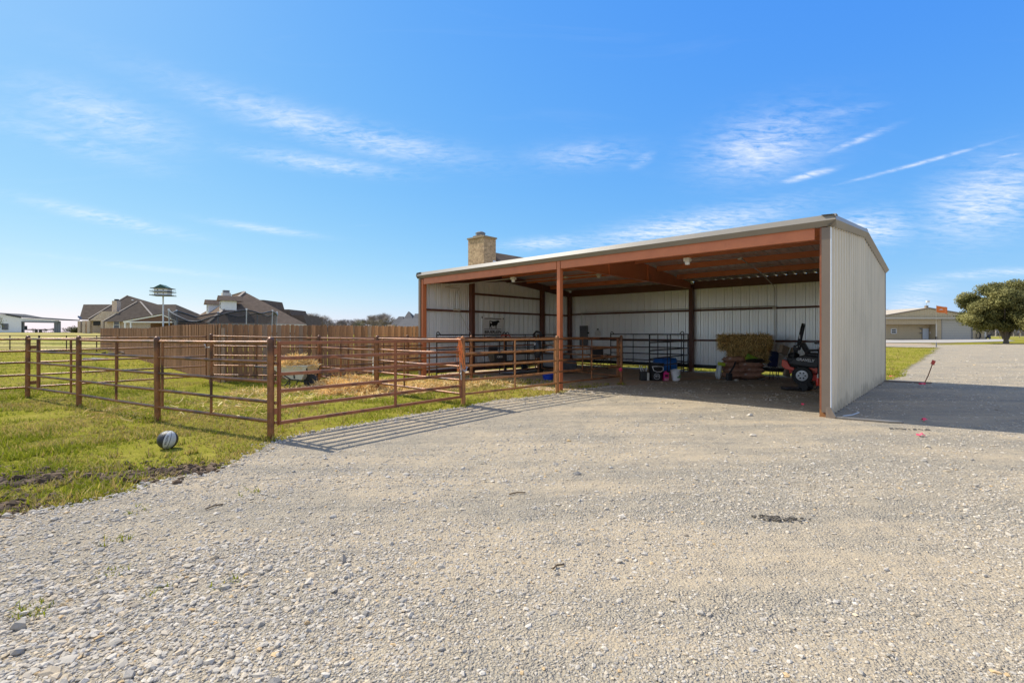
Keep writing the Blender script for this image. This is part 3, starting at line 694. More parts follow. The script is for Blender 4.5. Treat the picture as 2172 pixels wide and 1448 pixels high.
# black stock panels leaning in the shed
def panel(name, label, a, b_, h=1.52, mids=(.33,.67), loops=True):
    e = empty(name, a, 0, label, 'stock panel', 'black stock panels'); d = (b_-a); L = d.length; d.normalize()
    zs = [h-.02-i*(h-.17)/5 for i in range(6)]
    for z in zs: MB().tube(d*0+Vector((0,0,z)), d*L+Vector((0,0,z)), .021, n=8).build('rail', M['black'], e, smooth=True)
    for t in (0, 1): MB().path([d*L*t, d*L*t+Vector((0,0,h*.5)), d*L*t+Vector((0,0,h))], .024, 8).build('stile', M['black'], e, smooth=True)
    for t in mids: MB().tube(d*L*t+Vector((0,0,zs[-1])), d*L*t+Vector((0,0,zs[0])), .016, n=6).build('stile', M['black'], e, smooth=True)
    if loops:
        for t, s in ((0,1),(1,-1)):
            p = d*L*t; MB().path([p+Vector((0,0,h-.03)), p+Vector((0,0,h+.05)), p+d*s*.04+Vector((0,0,h+.085)), p+d*s*.09+Vector((0,0,h+.07)), p+d*s*.15+Vector((0,0,h+.0))], .018, 6).build('corner_loop', M['black'], e, smooth=True)
    return e
panel('stock_panel', 'black six rail stock panel flat against the shed back wall', SW(9.57,8.35), SW(6.30,8.45))
panel('stock_panel', 'black stock panel angled out behind the black bin', SW(5.76,4.48), SW(6.06,8.3), mids=(.42,.5,.8), loops=False)
panel('stock_panel', 'black stock panel inside the left wall below the banner', SW(11.75,.35), SW(11.6,3.7), 1.5)
panel('stock_panel', 'black stock panel at the back of the left bay', SW(11.6,3.75), SW(11.3,6.9), 1.5)
# latch chains
def chain(name, label, pts, parent=None, r=.006, link=.05):
    pts = [Vector(p) for p in pts]; e = empty(name, pts[0], 0, label, 'chain', 'latch chains'); L = [(pts[i+1]-pts[i]).length for i in range(len(pts)-1)]; tot = sum(L); k = int(tot/(link*.8))
    mb = MB()
    for i in range(k+1):
        t = i/k*tot; j = 0
        while j < len(L)-1 and t > L[j]: t -= L[j]; j += 1
        p = pts[j].lerp(pts[j+1], min(1, t/L[j])) - pts[0]; d = (pts[j+1]-pts[j]).normalized(); s = d.orthogonal().normalized(); s2 = d.cross(s)
        sd = s if i % 2 else s2; rr = link*.32
        ring = [p + d*(link*.5*math.cos(q)) + sd*(rr*math.sin(q)) for q in [2*math.pi*a/8 for a in range(9)]]
        mb.path(ring, r, 5, caps=False)
    mb.build('links', M['galv'], e, smooth=True); return e
d_ = (PE-PD).normalized(); pe = PE-d_*.07
chain('latch_chain', 'galvanised chain hanging on the big gate latch below orange rope', [pe+Vector((-.02,-.05,.98)), pe+Vector((.02,-.06,.80)), pe+Vector((.09,-.06,.745)), PE+Vector((.06,-.05,.76)), PE+Vector((.07,.02,.82))])
chain('latch_chain', 'short chain tail hanging on the big gate latch stile', [pe+Vector((.0,-.05,.80)), pe+Vector((.01,-.06,.6))])
pj = PJ-(PJ-PM).normalized()*.1
chain('latch_chain', 'chain wrapped on the gate post in the straw', [pj+Vector((0,-.05,.98)), pj+Vector((.08,-.07,.94)), PJ+Vector((.06,-.05,.97)), PJ+Vector((.05,.02,1.02))])
chain('latch_chain', 'long chain hanging down the straw pile gate stile', [pj+Vector((-.03,-.05,.98)), pj+Vector((-.035,-.05,.5))])
pl = PL-(PL-PA).normalized()*.1
chain('latch_chain', 'chain on the back post beside the wooden fence corner', [pl+Vector((-.05,-.05,1.2)), pl+Vector((0,-.06,1.08)), PL+Vector((.05,-.05,1.08))])
ph = PH-(PH-PG).normalized()*.2
chain('latch_chain', 'chain hanging on the gate end beside the black bag', [ph+Vector((0,-.04,1.2)), ph+Vector((-.03,-.05,.9)), ph+Vector((-.02,-.05,.55))])
# orange rope coil
rp = empty('rope', PE+Vector((-.06,-.06,1.40)), 0, 'bright orange rope coil hung over the gate post', 'rope')
mo = flat('orange_rope', (.90,.30,.085), .7)
for k in range(8):
    rn = random.Random(k); w_ = .018+.022*rn.random(); dp = .34+.34*rn.random(); ox = rn.uniform(-.05,.14); pts = []
    for i in range(17):
        a = 2*math.pi*i/16; pts.append((ox*(1-math.cos(a))*.5+w_*math.sin(a)+.012*math.sin(3*a+k), -.012*k-.02+rn.uniform(-.012,.012), -dp*.5*(1-math.cos(a))))
    MB().path(pts, .0055, 6, caps=False).build('rope_loop', mo, rp, smooth=True)
MB().path([(-.07,0,.02),(-.03,-.03,.05),(.05,-.02,.04),(.08,.06,.02),(.0,.10,.03)], .007, 6).build('rope_knot', mo, rp, smooth=True)
MB().path([(-.02,-.04,-.02),(0,-.05,-.3),(.03,-.05,-.5),(-.02,-.05,-.62)], .006, 6).build('rope_tail', mo, rp, smooth=True)
# ------------------------------------------------------------------ wooden picket fences
def picket_mesh(name, m, w=.138, t=.018, h=1.82):
    c = .03
    return MB().prism([(-w/2,-t/2,0),(w/2,-t/2,0),(w/2,-t/2,h-c),(w/2-c,-t/2,h),(-w/2+c,-t/2,h),(-w/2,-t/2,h-c)], (0,t,0)).build(name, m)
def wood_fence(label, a, b_, top, m, step=.1435, alt=None, seed=1, rails_side=1):
    rn = random.Random(seed); a, b_ = Vector(a), Vector(b_); d = b_-a; L = d.length; d.normalize(); rz = math.atan2(d.y, d.x)
    e = empty('picket_fence', (a.x, a.y, 0), 0, label, 'fence', 'wooden privacy fence'); k = int(L/step); src = {}
    for i in range(k):
        s = (i+.5)*step; mm = alt if (alt and rn.random() < .10) else m; p = d*s
        if mm.name not in src: o = picket_mesh('picket', mm); src[mm.name] = o; o.parent = e
        else: o = again(src[mm.name], parent=e)
        z = top(s/L)-1.82; o.location = (p.x, p.y, z+rn.uniform(-.012,.012)); o.rotation_euler = (rn.uniform(-.008,.008), rn.uniform(-.006,.006), rz+rn.uniform(-.02,.02)); o.scale = (rn.uniform(.94,1.0), 1, 1)
    nrm = Vector((-d.y, d.x, 0))*rails_side
    npost = max(2, int(L/2.44)+1)
    for i in range(npost):
        s = min(L, i*2.44); z = top(s/L); p = d*s+nrm*.09; MB().box(p.x-.045,p.y-.045,z-1.9,p.x+.045,p.y+.045,z-.12).build('fence_post', M['woodgy'], e)
        if i < npost-1:
            s2 = min(L, (i+1)*2.44); z2 = top(s2/L); q = d*s2+nrm*.035; p2 = d*s+nrm*.035
            for dz in (-1.55, -.9, -.3): MB().bar((p2.x,p2.y,z+dz),(q.x,q.y,z2+dz), .038, .085).build('fence_rail', M['woodgy'], e)
    return e
WC = Vector((-8.94,14.74,0)); WL = Vector((-36.8,43.0,0)); WR = SW(14.9, 13.5)
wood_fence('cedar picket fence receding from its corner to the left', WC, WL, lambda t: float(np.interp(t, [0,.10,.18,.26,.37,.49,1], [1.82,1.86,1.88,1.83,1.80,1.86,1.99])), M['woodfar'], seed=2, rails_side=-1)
wood_fence('dog eared cedar picket fence behind the corral, running to the shed', WC+Vector((.05,.02,0)), WR, lambda t: 1.82+.03*t, M['wood'], alt=M['woodgy'], seed=4, step=.1465)

# ------------------------------------------------------------------ building helpers
def xy(p): return Vector((p[0], p[1], 0))
def roof_solid(name, eave4, ridge2, m, parent, thick=.0):       # four eave corners (FL, FR, BR, BL) and two ridge points (left, right)
    vs = [Vector(p) for p in eave4]+[Vector(p) for p in ridge2]
    return fixn(MB().add(vs, [(0,1,5,4),(1,2,5),(2,3,4,5),(3,0,4),(3,2,1,0)]).build(name, m, parent))
def window(parent, c, w, h, ex=(1,0,0), n=(0,-1,0), frame=None, bars=1):
    c, ex, n = Vector(c), Vector(ex), Vector(n); ez = Vector((0,0,1)); f = MB()
    for s in (-1,1): f.bar(c+ex*s*w/2-ez*h/2, c+ex*s*w/2+ez*h/2, .10, .10, up=n); f.bar(c+ez*s*h/2-ex*(w/2-.05), c+ez*s*h/2+ex*(w/2-.05), .10, .10)
    for b_ in range(bars): f.bar(c+ez*(h*((b_+1)/(bars+1)-.5))-ex*(w/2-.05), c+ez*(h*((b_+1)/(bars+1)-.5))+ex*(w/2-.05), .07, .07)
    o = f.build('window', frame or M['white'], parent)
    g = MB().add([c+ex*a*w/2+ez*b_*h/2-n*.02 for a, b_ in ((-1,-1),(1,-1),(1,1),(-1,1))], [(0,1,2,3)]).build('pane', M['glass'], o); return o

# --- brown roofed brick house, far left
hb = at(260, 703, 98); hb.z = gzf(hb.x, hb.y)
h1 = empty('brick_house', hb, 0, 'tan brick house with steep grey roof and chimney, left of the birdhouse', 'house', 'houses beyond the wooden fence')
q = lambda px, py, Y: at(px, py, Y)-hb
G0 = -.4
def wallbox(pxa, pxb, Y0, Y1, ztop_py, m, parent, base, nm='wall'):
    a = at(pxa, 700, Y0)-base; b_ = at(pxb, ztop_py, Y0)-base; return MB().box(a.x, a.y, G0, b_.x, a.y+(Y1-Y0), b_.z).build(nm, m, parent)
wallbox(188, 368, 101, 111, 678, M['brickp'], h1, hb)
wallbox(222, 330, 93.5, 101, 681, M['brickp'], h1, hb)
za = q(178,645.5,106).z; ze = q(180,678,100).z
roof_solid('roof', [(q(173,0,100).x,2-.6,ze),(q(380,0,100).x,1.4,ze),(q(380,0,100).x,14.6,ze),(q(173,0,100).x,14.6,ze)], [(q(177,0,106).x,8,za),(q(373,0,106).x,8,za)], M['shing1'], h1)
ap = q(270,627,104); l_ = q(187,677,97); r_ = q(352,672,97)
roof_solid('roof', [(l_.x,l_.y,l_.z),(r_.x,l_.y,l_.z),(r_.x,l_.y+16,l_.z),(l_.x,l_.y+16,l_.z)], [(ap.x-.2,ap.y,ap.z),(ap.x+.2,ap.y,ap.z)], M['shing1'], h1)
ap = q(291,640,98); l_ = q(218,682,92.5); r_ = q(334,682,92.5)
roof_solid('roof', [tuple(l_),(r_.x,l_.y,l_.z),(r_.x,l_.y+10,l_.z),(l_.x,l_.y+10,l_.z)], [(ap.x-.2,ap.y,ap.z),(ap.x+.6,ap.y,ap.z)], M['shing1'], h1)
MB().prism([q(190,680,94.6),q(246,680,94.6),q(252,661,94.6),q(216,660,94.6)], (0,2.5,0)).build('gable_wall', M['brickp'], h1)
for px in (170, 180, 190, 219): a = q(px,703,94.8 if px > 175 else 99); MB().box(a.x-.28,a.y-.28,G0,a.x+.28,a.y+.28,q(0,680,94.8).z).build('porch_column', M['brickp'], h1)
a = q(205,686,100.9); MB().box(a.x-.7,a.y-.05,a.z-.4,a.x+.9,a.y+.02,a.z+.5).build('television', M['black'], h1)
c0 = q(247,646,97.5); ch = MB().box(c0.x-.5,c0.y-.5,c0.z-2.2,c0.x+.5,c0.y+.5,c0.z+.75).build('chimney', M['brickp'], h1); MB().box(c0.x-.25,c0.y-.25,c0.z+.75,c0.x+.3,c0.y+.3,c0.z+1.1).build('flue', M['black'], ch)
window(h1, q(247.5,689,93.4), 1.1, 1.4); a = q(281,637,100); MB().lathe([(0,0),(.22,.0),(.25,.12),(.0,.16)], a, 10).build('roof_vent', M['white'], h1)
MB().lathe([(0,0),(.2,.02),(.42,.14)], q(168,674,98), 12, Matrix.Rotation(.9,3,'Y')).build('satellite_dish', M['grey'], h1)
capm=mat('pale_hip_cap',(.26,.22,.18),(.30,.25,.2),2,.9)
for a_,b_c in ((q(291,640,98)+Vector((0,0,.06)),q(218,682,92.5)+Vector((0,0,.06))),(q(270,627,104)+Vector((0,0,.06)),q(187,677,97)+Vector((0,0,.06))),(q(291,640,98)+Vector((.6,0,.06)),q(334,682,92.5)+Vector((0,0,.06)))): MB().bar(a_,b_c,.30,.10).build('hip_cap', capm, h1)
# --- brown gabled pavilion in front of it
pb = at(320,697,62); pb.z = gzf(pb.x,pb.y)
pv = empty('pavilion', pb, 0, 'low brown gabled pavilion with white trim behind the wooden fence', 'shed'); q2 = lambda px,py,Y: at(px,py,Y)-pb
a0,a1,pk = q2(263,683,60),q2(378,683,60),q2(346,668,60)
MB().prism([a0,a1,pk], (0,5,0)).build('gable_wall', flat('brown_board',(.16,.085,.05),.8), pv)
for p,r in ((a0,pk),(pk,a1)): MB().bar(p+Vector((0,-.08,.05)), r+Vector((0,-.08,.05)), .12,.16).build('rake_board', M['white'], pv); MB().bar(p+Vector((0,2.5,.16)), r+Vector((0,2.5,.16)), 5.4,.06).build('roof', M['shing1'], pv)
MB().bar(a0+Vector((0,-.06,0)),a1+Vector((0,-.06,0)),.12,.14).build('tie_beam', M['white'], pv)
for px in (266,278,372): a = q2(px,683,60); MB().box(a.x-.08,a.y-.1,-.1,a.x+.08,a.y+.08,a.z-.07).build('post', M['white'], pv)
MB().box(a0.x+.3,a0.y+4,-.1,a1.x-.3,a0.y+4.1,a0.z-.08).build('back_wall', flat('brown_board',(.16,.085,.05)), pv)
# --- large brown hip roofed house with dormers
hb2 = at(530,692,72); hb2.z = gzf(hb2.x,hb2.y)
h2 = empty('brick_house', hb2, 0, 'big brown hip roofed house with white dormers behind the trampoline', 'house', 'houses beyond the wooden fence'); q = lambda px,py,Y: at(px,py,Y)-hb2
FL,FR = q(440,687,62),q(650,686,70); FR.z = FL.z = (FL.z+FR.z)/2
dd = (FR-FL); dd.z = 0; dd.normalize(); nn = Vector((-dd.y,dd.x,0)); BL,BR = FL+nn*26,FR+nn*26
A1 = q(519,619,72.5); A2 = A1+nn*9; A2.z = A1.z
roof_solid('roof', [FR,BR,BL,FL], [A1,A2], M['shing2'], h2); MB().bar(A1+Vector((0,0,.05)),FL+Vector((0,0,.05)),.35,.10).build('hip_cap', capm, h2); MB().bar(A1+Vector((0,0,.05)),A2+Vector((0,0,.05)),.35,.10).build('hip_cap', capm, h2)
w0 = [FL+dd*.5+nn*.5,FR-dd*.5+nn*.5,BR-dd*.5-nn*.5,BL+dd*.5-nn*.5]; MB().prism([Vector((p.x,p.y,G0)) for p in w0], (0,0,FL.z-G0)).build('wall', M['cream'], h2)
MB().bar(FL+Vector((0,0,-.12)),FR+Vector((0,0,-.12)),.1,.22).build('eave_board', M['cream'], h2)
M3 = Matrix(((dd.x,nn.x,0),(dd.y,nn.y,0),(0,0,1))); run = (A1-FL).dot(dd); sl_p = (A1.z-FL.z)/run
for s in (4.2, 15.0):                                     # dormers on the left slope
    t0 = run*.36; z_b = sl_p*t0; t1 = (z_b+1.45)/sl_p; b_ = FL+nn*s
    dm = MB().obox(b_+dd*((t0+t1)/2)+Vector((0,0,z_b+.62)), t1-t0, 1.7, 1.75, M3).build('dormer', M['white'], h2)
    e0 = b_+dd*(t0-.35)+Vector((0,0,z_b+1.40)); rl = (z_b+2.15)/sl_p-(t0-.35)
    fixn(MB().prism([e0-nn*1.15,e0+nn*1.15,e0+Vector((0,0,.75))], dd*rl).build('dormer_roof', M['shing2'], dm))
    window(h2, b_+dd*(t0-.02)+Vector((0,0,z_b+.75)), .8, .95, ex=nn, n=-dd)
c_ = A2+nn*.5-dd*.8; MB().obox(c_+Vector((0,0,-.9)),1.2,1.1,2.6,M3).build('chimney', M['cream'], h2); MB().obox(c_+Vector((0,0,.62)),.9,.8,.42,M3).build('chimney_cap', M['grey'], h2)
for px,py,wd in ((551,636,2.0),(603,656,2.4),(632,668,2.6)):    # stepped gables on the far slope
    p = q(px,py,74); fixn(MB().prism([p+Vector((-wd,0,-1.6)),p+Vector((wd*.55,0,-1.6)),p+Vector((wd*.3,0,0)),p+Vector((-wd*.8,0,0))], (0,6,0)).build('rear_gable', M['shing2'], h2))
# --- grey roofed house seen past the shed corner
hb3 = at(862,692,88); hb3.z = gzf(hb3.x,hb3.y)
h3 = empty('brick_house', hb3, 0, 'charcoal roofed house peeking past the shed left corner', 'house', 'houses beyond the wooden fence'); q = lambda px,py,Y: at(px,py,Y)-hb3
z0 = q(840,694,86).z
def hip(pa,pb_,Y,dep,apx,apy,apx2,m='shing3',zz=None):
    l,r = q(pa,0,Y),q(pb_,0,Y); z = z0 if zz is None else zz; t = q(apx,apy,Y+dep/2).z
    roof_solid('roof', [(l.x,l.y,z),(r.x,l.y,z),(r.x,l.y+dep,z),(l.x,l.y+dep,z)], [(q(apx,0,Y+dep/2).x,l.y+dep/2,t),(q(apx2,0,Y+dep/2).x,l.y+dep/2,t)], M[m], h3)
hip(838,920,84,9,857,675,905); hip(843,885,92,12,866,660.5,868); hip(868,925,92,12,880,665,910); hip(822,852,92,8,846,671,856)
for px,py in ((822,688),(836,687)): p = q(px,py,84); fixn(MB().prism([p+Vector((-.55,0,-1.2)),p+Vector((.55,0,-1.2)),p], (0,4,0)).build('gable', flat('tan_gable',(.50,.36,.20),.8), h3))
l,r = q(826,0,86),q(915,0,86); MB().box(l.x,l.y,G0,r.x,l.y+14,z0).build('wall', M['brickp'], h3)
# --- house with the stone chimney right behind the shed
o4 = SW(23.6, 14.9); hb4 = Vector((o4.x,o4.y,gzf(o4.x,o4.y)))
cpos = Vector((-2.25,36.0,0)); d4 = cpos-SC0; cu,cv = d4.dot(U),d4.dot(V)
h4 = empty('brick_house', SW(cu,cv,gzf(-2.25,36)), ROT, 'house with tall stacked stone chimney showing over the shed roof', 'house', 'houses beyond the wooden fence')
zt = 8.6-h4.location.z
ch = MB().box(-.85,-.62,-.3,.85,.62,zt-.05).build('chimney', M['brick'], h4)
MB().box(-.92,-.69,zt-.05,.92,.69,zt+.06).build('chimney_cap', flat('tan_cap',(.36,.28,.19),.85), ch)
MB().box(-.62,-.34,zt+.06,.30,.34,zt+.24).build('flue_base', flat('tan_cap',(.36,.28,.19)), ch); MB().lathe([(.36,0),(.36,.16),(.40,.20),(.25,.30),(0,.32)], (-.16,0,zt+.24), 8).build('flue_hood', M['grey'], ch)
zr = 7.75-h4.location.z; xw = 6.0; yy0 = .62
fixn(MB().prism([(-xw,yy0,3.2),(xw,yy0,3.2),(.0,yy0,zr)], (0,16,0)).build('roof', M['shing2'], h4)); MB().box(-xw+.5,yy0+.4,-.3,xw-.5,yy0+15.6,3.2).build('wall', M['brick'], h4)
fixn(MB().prism([(.85,.3,zr-1.5),(1.5,.3,zr-1.75),(.85,.3,zr-.8)], (0,1.1,0)).build('chimney_cricket', M['white'], h4))
MB().path([(1.2,9,zr-.8),(1.2,9,zr+.35)], .03, 6).build('vent_pipe', M['grey'], h4)
# --- white barn with open bay at the far left
bb = at(60,704,118); bb.z = gzf(bb.x,bb.y)
bn = empty('white_barn', bb, 0, 'long white metal barn with open drive through bay at far left', 'barn'); q = lambda px,py,Y: at(px,py,Y)-bb
zt0,zt1 = q(-60,672,118).z,q(128,681,118).z
def bx(pxa,pxb,pya,pyb,nm,m,Y0=118,dep=14):
    a,b_ = q(pxa,pyb,Y0),q(pxb,pya,Y0); return MB().box(a.x,a.y,a.z,b_.x,a.y+dep,b_.z).build(nm,m,bn)
a,b_,c_,d_2 = q(-80,704.6,118),q(48,704.6,118),q(48,675,118),q(-80,664,118)
wl = MB().prism([a,b_,c_,q(10,668,118),d_2], (0,.2,0)).build('wall', M['white'], bn)
MB().prism([q(48,681,118),q(124,684,118),q(124,679.5,118),q(48,674.5,118)], (0,.2,0)).build('wall', M['white'], bn); MB().box(q(-80,0,118).x,q(0,0,118).y+.2,-.2,q(-80,0,118).x+.2,q(0,0,118).y+4.2,5).build('wall', M['white'], bn); MB().box(q(-80,0,118).x+.2,q(0,0,118).y+4,-.2,-124.6-bb.x,q(0,0,118).y+4.2,4.6).build('wall', M['white'], bn)
drk=mat('dark_grey_roof',(.045,.048,.055),(.06,.062,.07),3,.9,spec=.1)
for p,r in ((q(-80,661.5,117.6),q(10,666.5,117.6)),(q(10,666.5,117.6),q(48,673.4,117.6)),(q(48,673.4,117.6),q(131,679.2,117.6))): fixn(MB().prism([p,r,r+Vector((0,0,.22)),p+Vector((0,0,.22))],(0,4.9,0)).build('roof', drk, bn))
for px in (48,117,121,125): p = q(px,704.5,118.1); MB().box(p.x-.2,p.y-.1,-.3,p.x+.2,p.y+.3,q(0,681,118).z).build('post', M['grey'], bn)
MB().bar(q(48,682,117.9),q(124,683.5,117.9),.3,.35).build('beam', M['grey'], bn); window(bn, q(10.5,692.5,117.9), 1.4, 1.4, frame=M['grey'])
tr = empty('flatbed_trailer', at(80,703,130), 0, 'dark flatbed trailer parked beyond the white barn bay', 'trailer'); tr.location.z = gzf(tr.location.x,tr.location.y)
MB().box(-4,-1,.75,4,1,1.0).build('deck', M['black'], tr); MB().box(-4,-1,1.0,-3.8,1,1.9).build('headboard', M['black'], tr)
for x in (.6,1.7): MB().lathe([(.38,-.12),(.4,-.1),(.4,.1),(.38,.12)], (x,-1,.4), 14, Matrix.Rotation(math.pi/2,3,'X')).build('wheel', M['rubber'], tr)
MB().bar((-4,0,.85),(-6,0,.6),.15,.15).build('tongue', M['black'], tr)
# --- far field pipe fence on the left
fp = at(75,716,34); fp.z = 0; M['fieldpipe'] = mat('dark_field_pipe',(.05,.028,.018),(.08,.042,.026),6,.6)
ff = empty('field_fence', fp, 0, 'thin dark pipe fence across the far left field', 'fence')
for i,px in enumerate((-60,21,83,141,205,265)):
    p = at(px,720,36)-fp; MB().tube((p.x,p.y,-.2),(p.x,p.y,1.38), .036 if i != 2 else .06, n=6).build('post', M['fieldpipe'], ff)
for z in (1.33,1.03,.74,.44,.16): a,b_ = at(-60,0,36)-fp,at(265,0,36)-fp; MB().tube((a.x,a.y,z+.06),(b_.x,b_.y,z+.02),.030,n=6).build('rail', M['fieldpipe'], ff)
# --- martin house on its pole
M['brightw'] = mat('bright_white_plastic',(.92,.92,.90),(.88,.88,.86),6,.5); mp = at(346,690,26); mh = empty('birdhouse', (mp.x,mp.y,gzf(mp.x,mp.y)), .25, 'white two storey birdhouse with green roof on tall pole', 'birdhouse')
zb = 1.53+(HY-627.5)/FPX*26-mh.location.z; zt = 1.53+(HY-604)/FPX*26-mh.location.z
MB().tube((0,0,-.2),(0,0,zb), .035, n=10).build('pole', M['white'], mh, smooth=True)
H = zt-zb; M['traydk'] = mat('dark_green_tray',(.05,.065,.06),(.07,.085,.08),6,.6)
for z,w_ in ((0,.48),(.20,.47),(.38,.45)): t = MB().box(-w_,-w_*.9,zb+z,w_,w_*.9,zb+z+.030).build('porch', M['traydk'], mh); 
for z in (.025,.225): MB().box(-.31,-.31,zb+z,.31,.31,zb+z+.165).build('storey', M['brightw'], mh)
for z in (.11,.30):
    for x in (-.13,.13): MB().lathe([(.028,0),(.028,.006)], (x,-.312,zb+z), 10, Matrix.Rotation(math.pi/2,3,'X')).build('entrance_hole', M['black'], mh)
fixn(MB().prism([(-.34,-.34,zb+.405),(.34,-.34,zb+.405),(0,-.34,zt)], (0,.68,0)).build('roof', flat('green_roof',(.03,.10,.075),.5), mh))
mb = MB()
for z in (.025,.225):
    for x in (-.46,.46):
        for k in range(4): y = -.38+.25*k; mb.tube((x,y,zb+z),(x,y,zb+z+.10),.006,n=4)
        mb.tube((x,-.38,zb+z+.10),(x,.38,zb+z+.10),.006,n=4)
mb.build('railing', M['white'], mh)
# --- trampoline with safety net
tp = at(480,690,25); tz = gzf(tp.x,tp.y); tm = empty('trampoline', (tp.x,tp.y,tz), 0, 'round trampoline with sagging black safety net behind the wooden fence', 'trampoline'); RT = 2.35
mb = MB(); mb.path([(RT*math.cos(a),RT*math.sin(a),.85) for a in [2*math.pi*i/32 for i in range(33)]], .03, 6, caps=False); mb.build('ring', M['steelt'], tm)
MB().lathe([(0,.86),(RT-.3,.86)], n=32).build('mat', M['plastic'], tm); MB().lathe([(RT-.3,.88),(RT+.05,.88)], n=32).build('spring_pad', flat('blue_pad',(.03,.10,.35),.5), tm)
PH_ = [math.radians(a) for a in (185,212,321,358,40,82,130)]
for a in PH_:
    p = Vector((RT*math.cos(a),RT*math.sin(a),0)); MB().tube(p, p*1.04+Vector((0,0,2.62)), .026, n=8).build('net_pole', M['steelt'], tm, smooth=True); MB().tube(p*1.04+Vector((0,0,2.60)), p*1.04+Vector((0,0,2.68)), .04, n=8).build('pole_cap', M['white'], tm)
    MB().tube(p, p+Vector((0,0,.0)) + Vector((0,0,.85)), .03, n=6).build('leg', M['steelt'], tm)
def net_mat():
    m = bpy.data.materials.new('black_net'); m.use_nodes = True; N = m.node_tree.nodes; L = m.node_tree.links; b = N['Principled BSDF']; b.inputs['Base Color'].default_value = (.02,.022,.025,1); b.inputs['Roughness'].default_value = .7
    t = N.new('ShaderNodeBsdfTransparent'); x = N.new('ShaderNodeMixShader'); x.inputs[0].default_value = .48; L.new(t.outputs[0],x.inputs[1]); L.new(b.outputs[0],x.inputs[2]); L.new(x.outputs[0],N['Material Output'].inputs[0]); return m
M['net'] = net_mat(); vs=[]; fs=[]; top=[]; K=64
pa = sorted([a%(2*math.pi) for a in PH_])
for i in range(K):
    a = 2*math.pi*i/K; gaps = [min((a-b_)%(2*math.pi),(b_-a)%(2*math.pi)) for b_ in pa]; s = min(1,min(gaps)/.85); zt_ = 2.60-.58*(s**1.3); rr = RT*1.03-.10*s
    top.append((rr*math.cos(a),rr*math.sin(a),zt_)); vs += [((RT-.25)*math.cos(a),(RT-.25)*math.sin(a),.9),(rr*math.cos(a),rr*math.sin(a),zt_)]
for i in range(K): j=(i+1)%K; fs.append((2*i,2*j,2*j+1,2*i+1))
MB().add(vs,fs).build('net', M['net'], tm, smooth=True); MB().path(top+[top[0]], .035, 6, caps=False).build('net_top_strap', M['plastic'], tm)
# ------------------------------------------------------------------ right: tan workshop, concrete apron, flag, oak
tb = at(1970,719.6,89); tb.z = .46
ws = empty('metal_workshop', tb, 0, 'tan metal workshop with grey roll up door and covered porch', 'building'); q = lambda px,py,Y=89: at(px,py,Y)-tb
base = poly_sheet('concrete_apron', [(at(1800,0,74).x,72),(at(1985,0,73).x,71.5),(at(2096,0,74).x,74),(at(2140,0,78).x,77),(at(2150,0,84).x,86),(at(2094,0,89).x+1,90),(at(1800,0,89).x,96)], M['conc'], .06, step=3, seed=9)
zE,zP = q(0,675).z,q(0,654).z
xL,xR = q(1852,0).x,q(2088,0).x; xm = q(1987,0).x; pkx = q(1970,0).x
def ribwall(nm,x0,x1,y,z0,z1f,m):
    k = int((x1-x0)/.914)+1
    for i in range(k):
        a=x0+i*.914; b_=min(x1,a+.914); mb=MB(); mb.add([(a,y,z0),(b_,y,z0),(b_,y,z1f(b_)),(a,y,z1f(a))],[(0,1,2,3)])
        for t in (a+.1,a+.4,a+.7):
            if t+.05<x1: mb.box(t,y-.035,z0,t+.05,y-.001,min(z1f(t),z1f(t+.05)))
        mb.build(nm,m,ws)
M['tan2'] = mat('khaki_steel_sheet', (.46,.36,.22), (.49,.385,.235), 1.5, .5)
M['tan3'] = mat('khaki_roof_sheet', (.50,.40,.25), (.53,.425,.265), 1.0, .45)
dz0,dz1 = q(1998,0).x,q(2062,0).x; zD = q(0,674).z
zz = lambda x: zE-.05
ribwall('wall_panel', xm, dz0-.1, 0, 0, zz, M['tan2']); ribwall('wall_panel', dz1+.1, xR, 0, 0, zz, M['tan2']); ribwall('porch_wall_panel', xL, xm, 1.5, 0, lambda x: q(0,687).z+.3, M['tan2'])
ribwall('porch_fascia_panel', xL, xm, 0, q(0,687).z, zz, M['tan2'])
MB().box(dz0-.1,.0,zD,dz1+.1,.1,zE-.05).build('door_header', M['trim'], ws)
door = empty('roll_up_door', (0,0,0)); door.parent = ws
for i in range(13): z=i*zD/13; MB().box(dz0,.12,z+.012,dz1,.17,z+zD/13-.012).build('door_slat', flat('grey_door',(.46,.42,.35),.5), door)
MB().box(dz0,.175,0,dz1,.18,zD).build('door_backing', M['grey'], door)
for x in (dz0-.1,dz1): MB().box(x,-.02,0,x+.1,.2,zD).build('door_jamb', M['grey'], ws)
MB().box(xm-.14,-.05,0,xm-.0,.12,q(0,687).z).build('porch_post', M['cream'], ws); MB().box(xm-.16,-.07,0,xm+.02,.14,.5).build('post_boot', M['black'], ws); MB().box(xR,-.04,0,xR+.3,.25,zE-.1).build('corner_trim', M['cream'], ws); MB().box(xm,.1,0,xm+.05,1.5,zz(0)).build('porch_end_wall', M['tan2'], ws)
MB().box(xL,0,q(0,687).z-.02,xm,1.5,q(0,687).z-.0).build('porch_ceiling', M['cream'], ws)
MB().bar((xL-.3,-.35,zE+.02),(xR+.3,-.35,zE+.02),.3,.28).build('gutter', flat('tan_gutter',(.50,.45,.36),.45), ws)
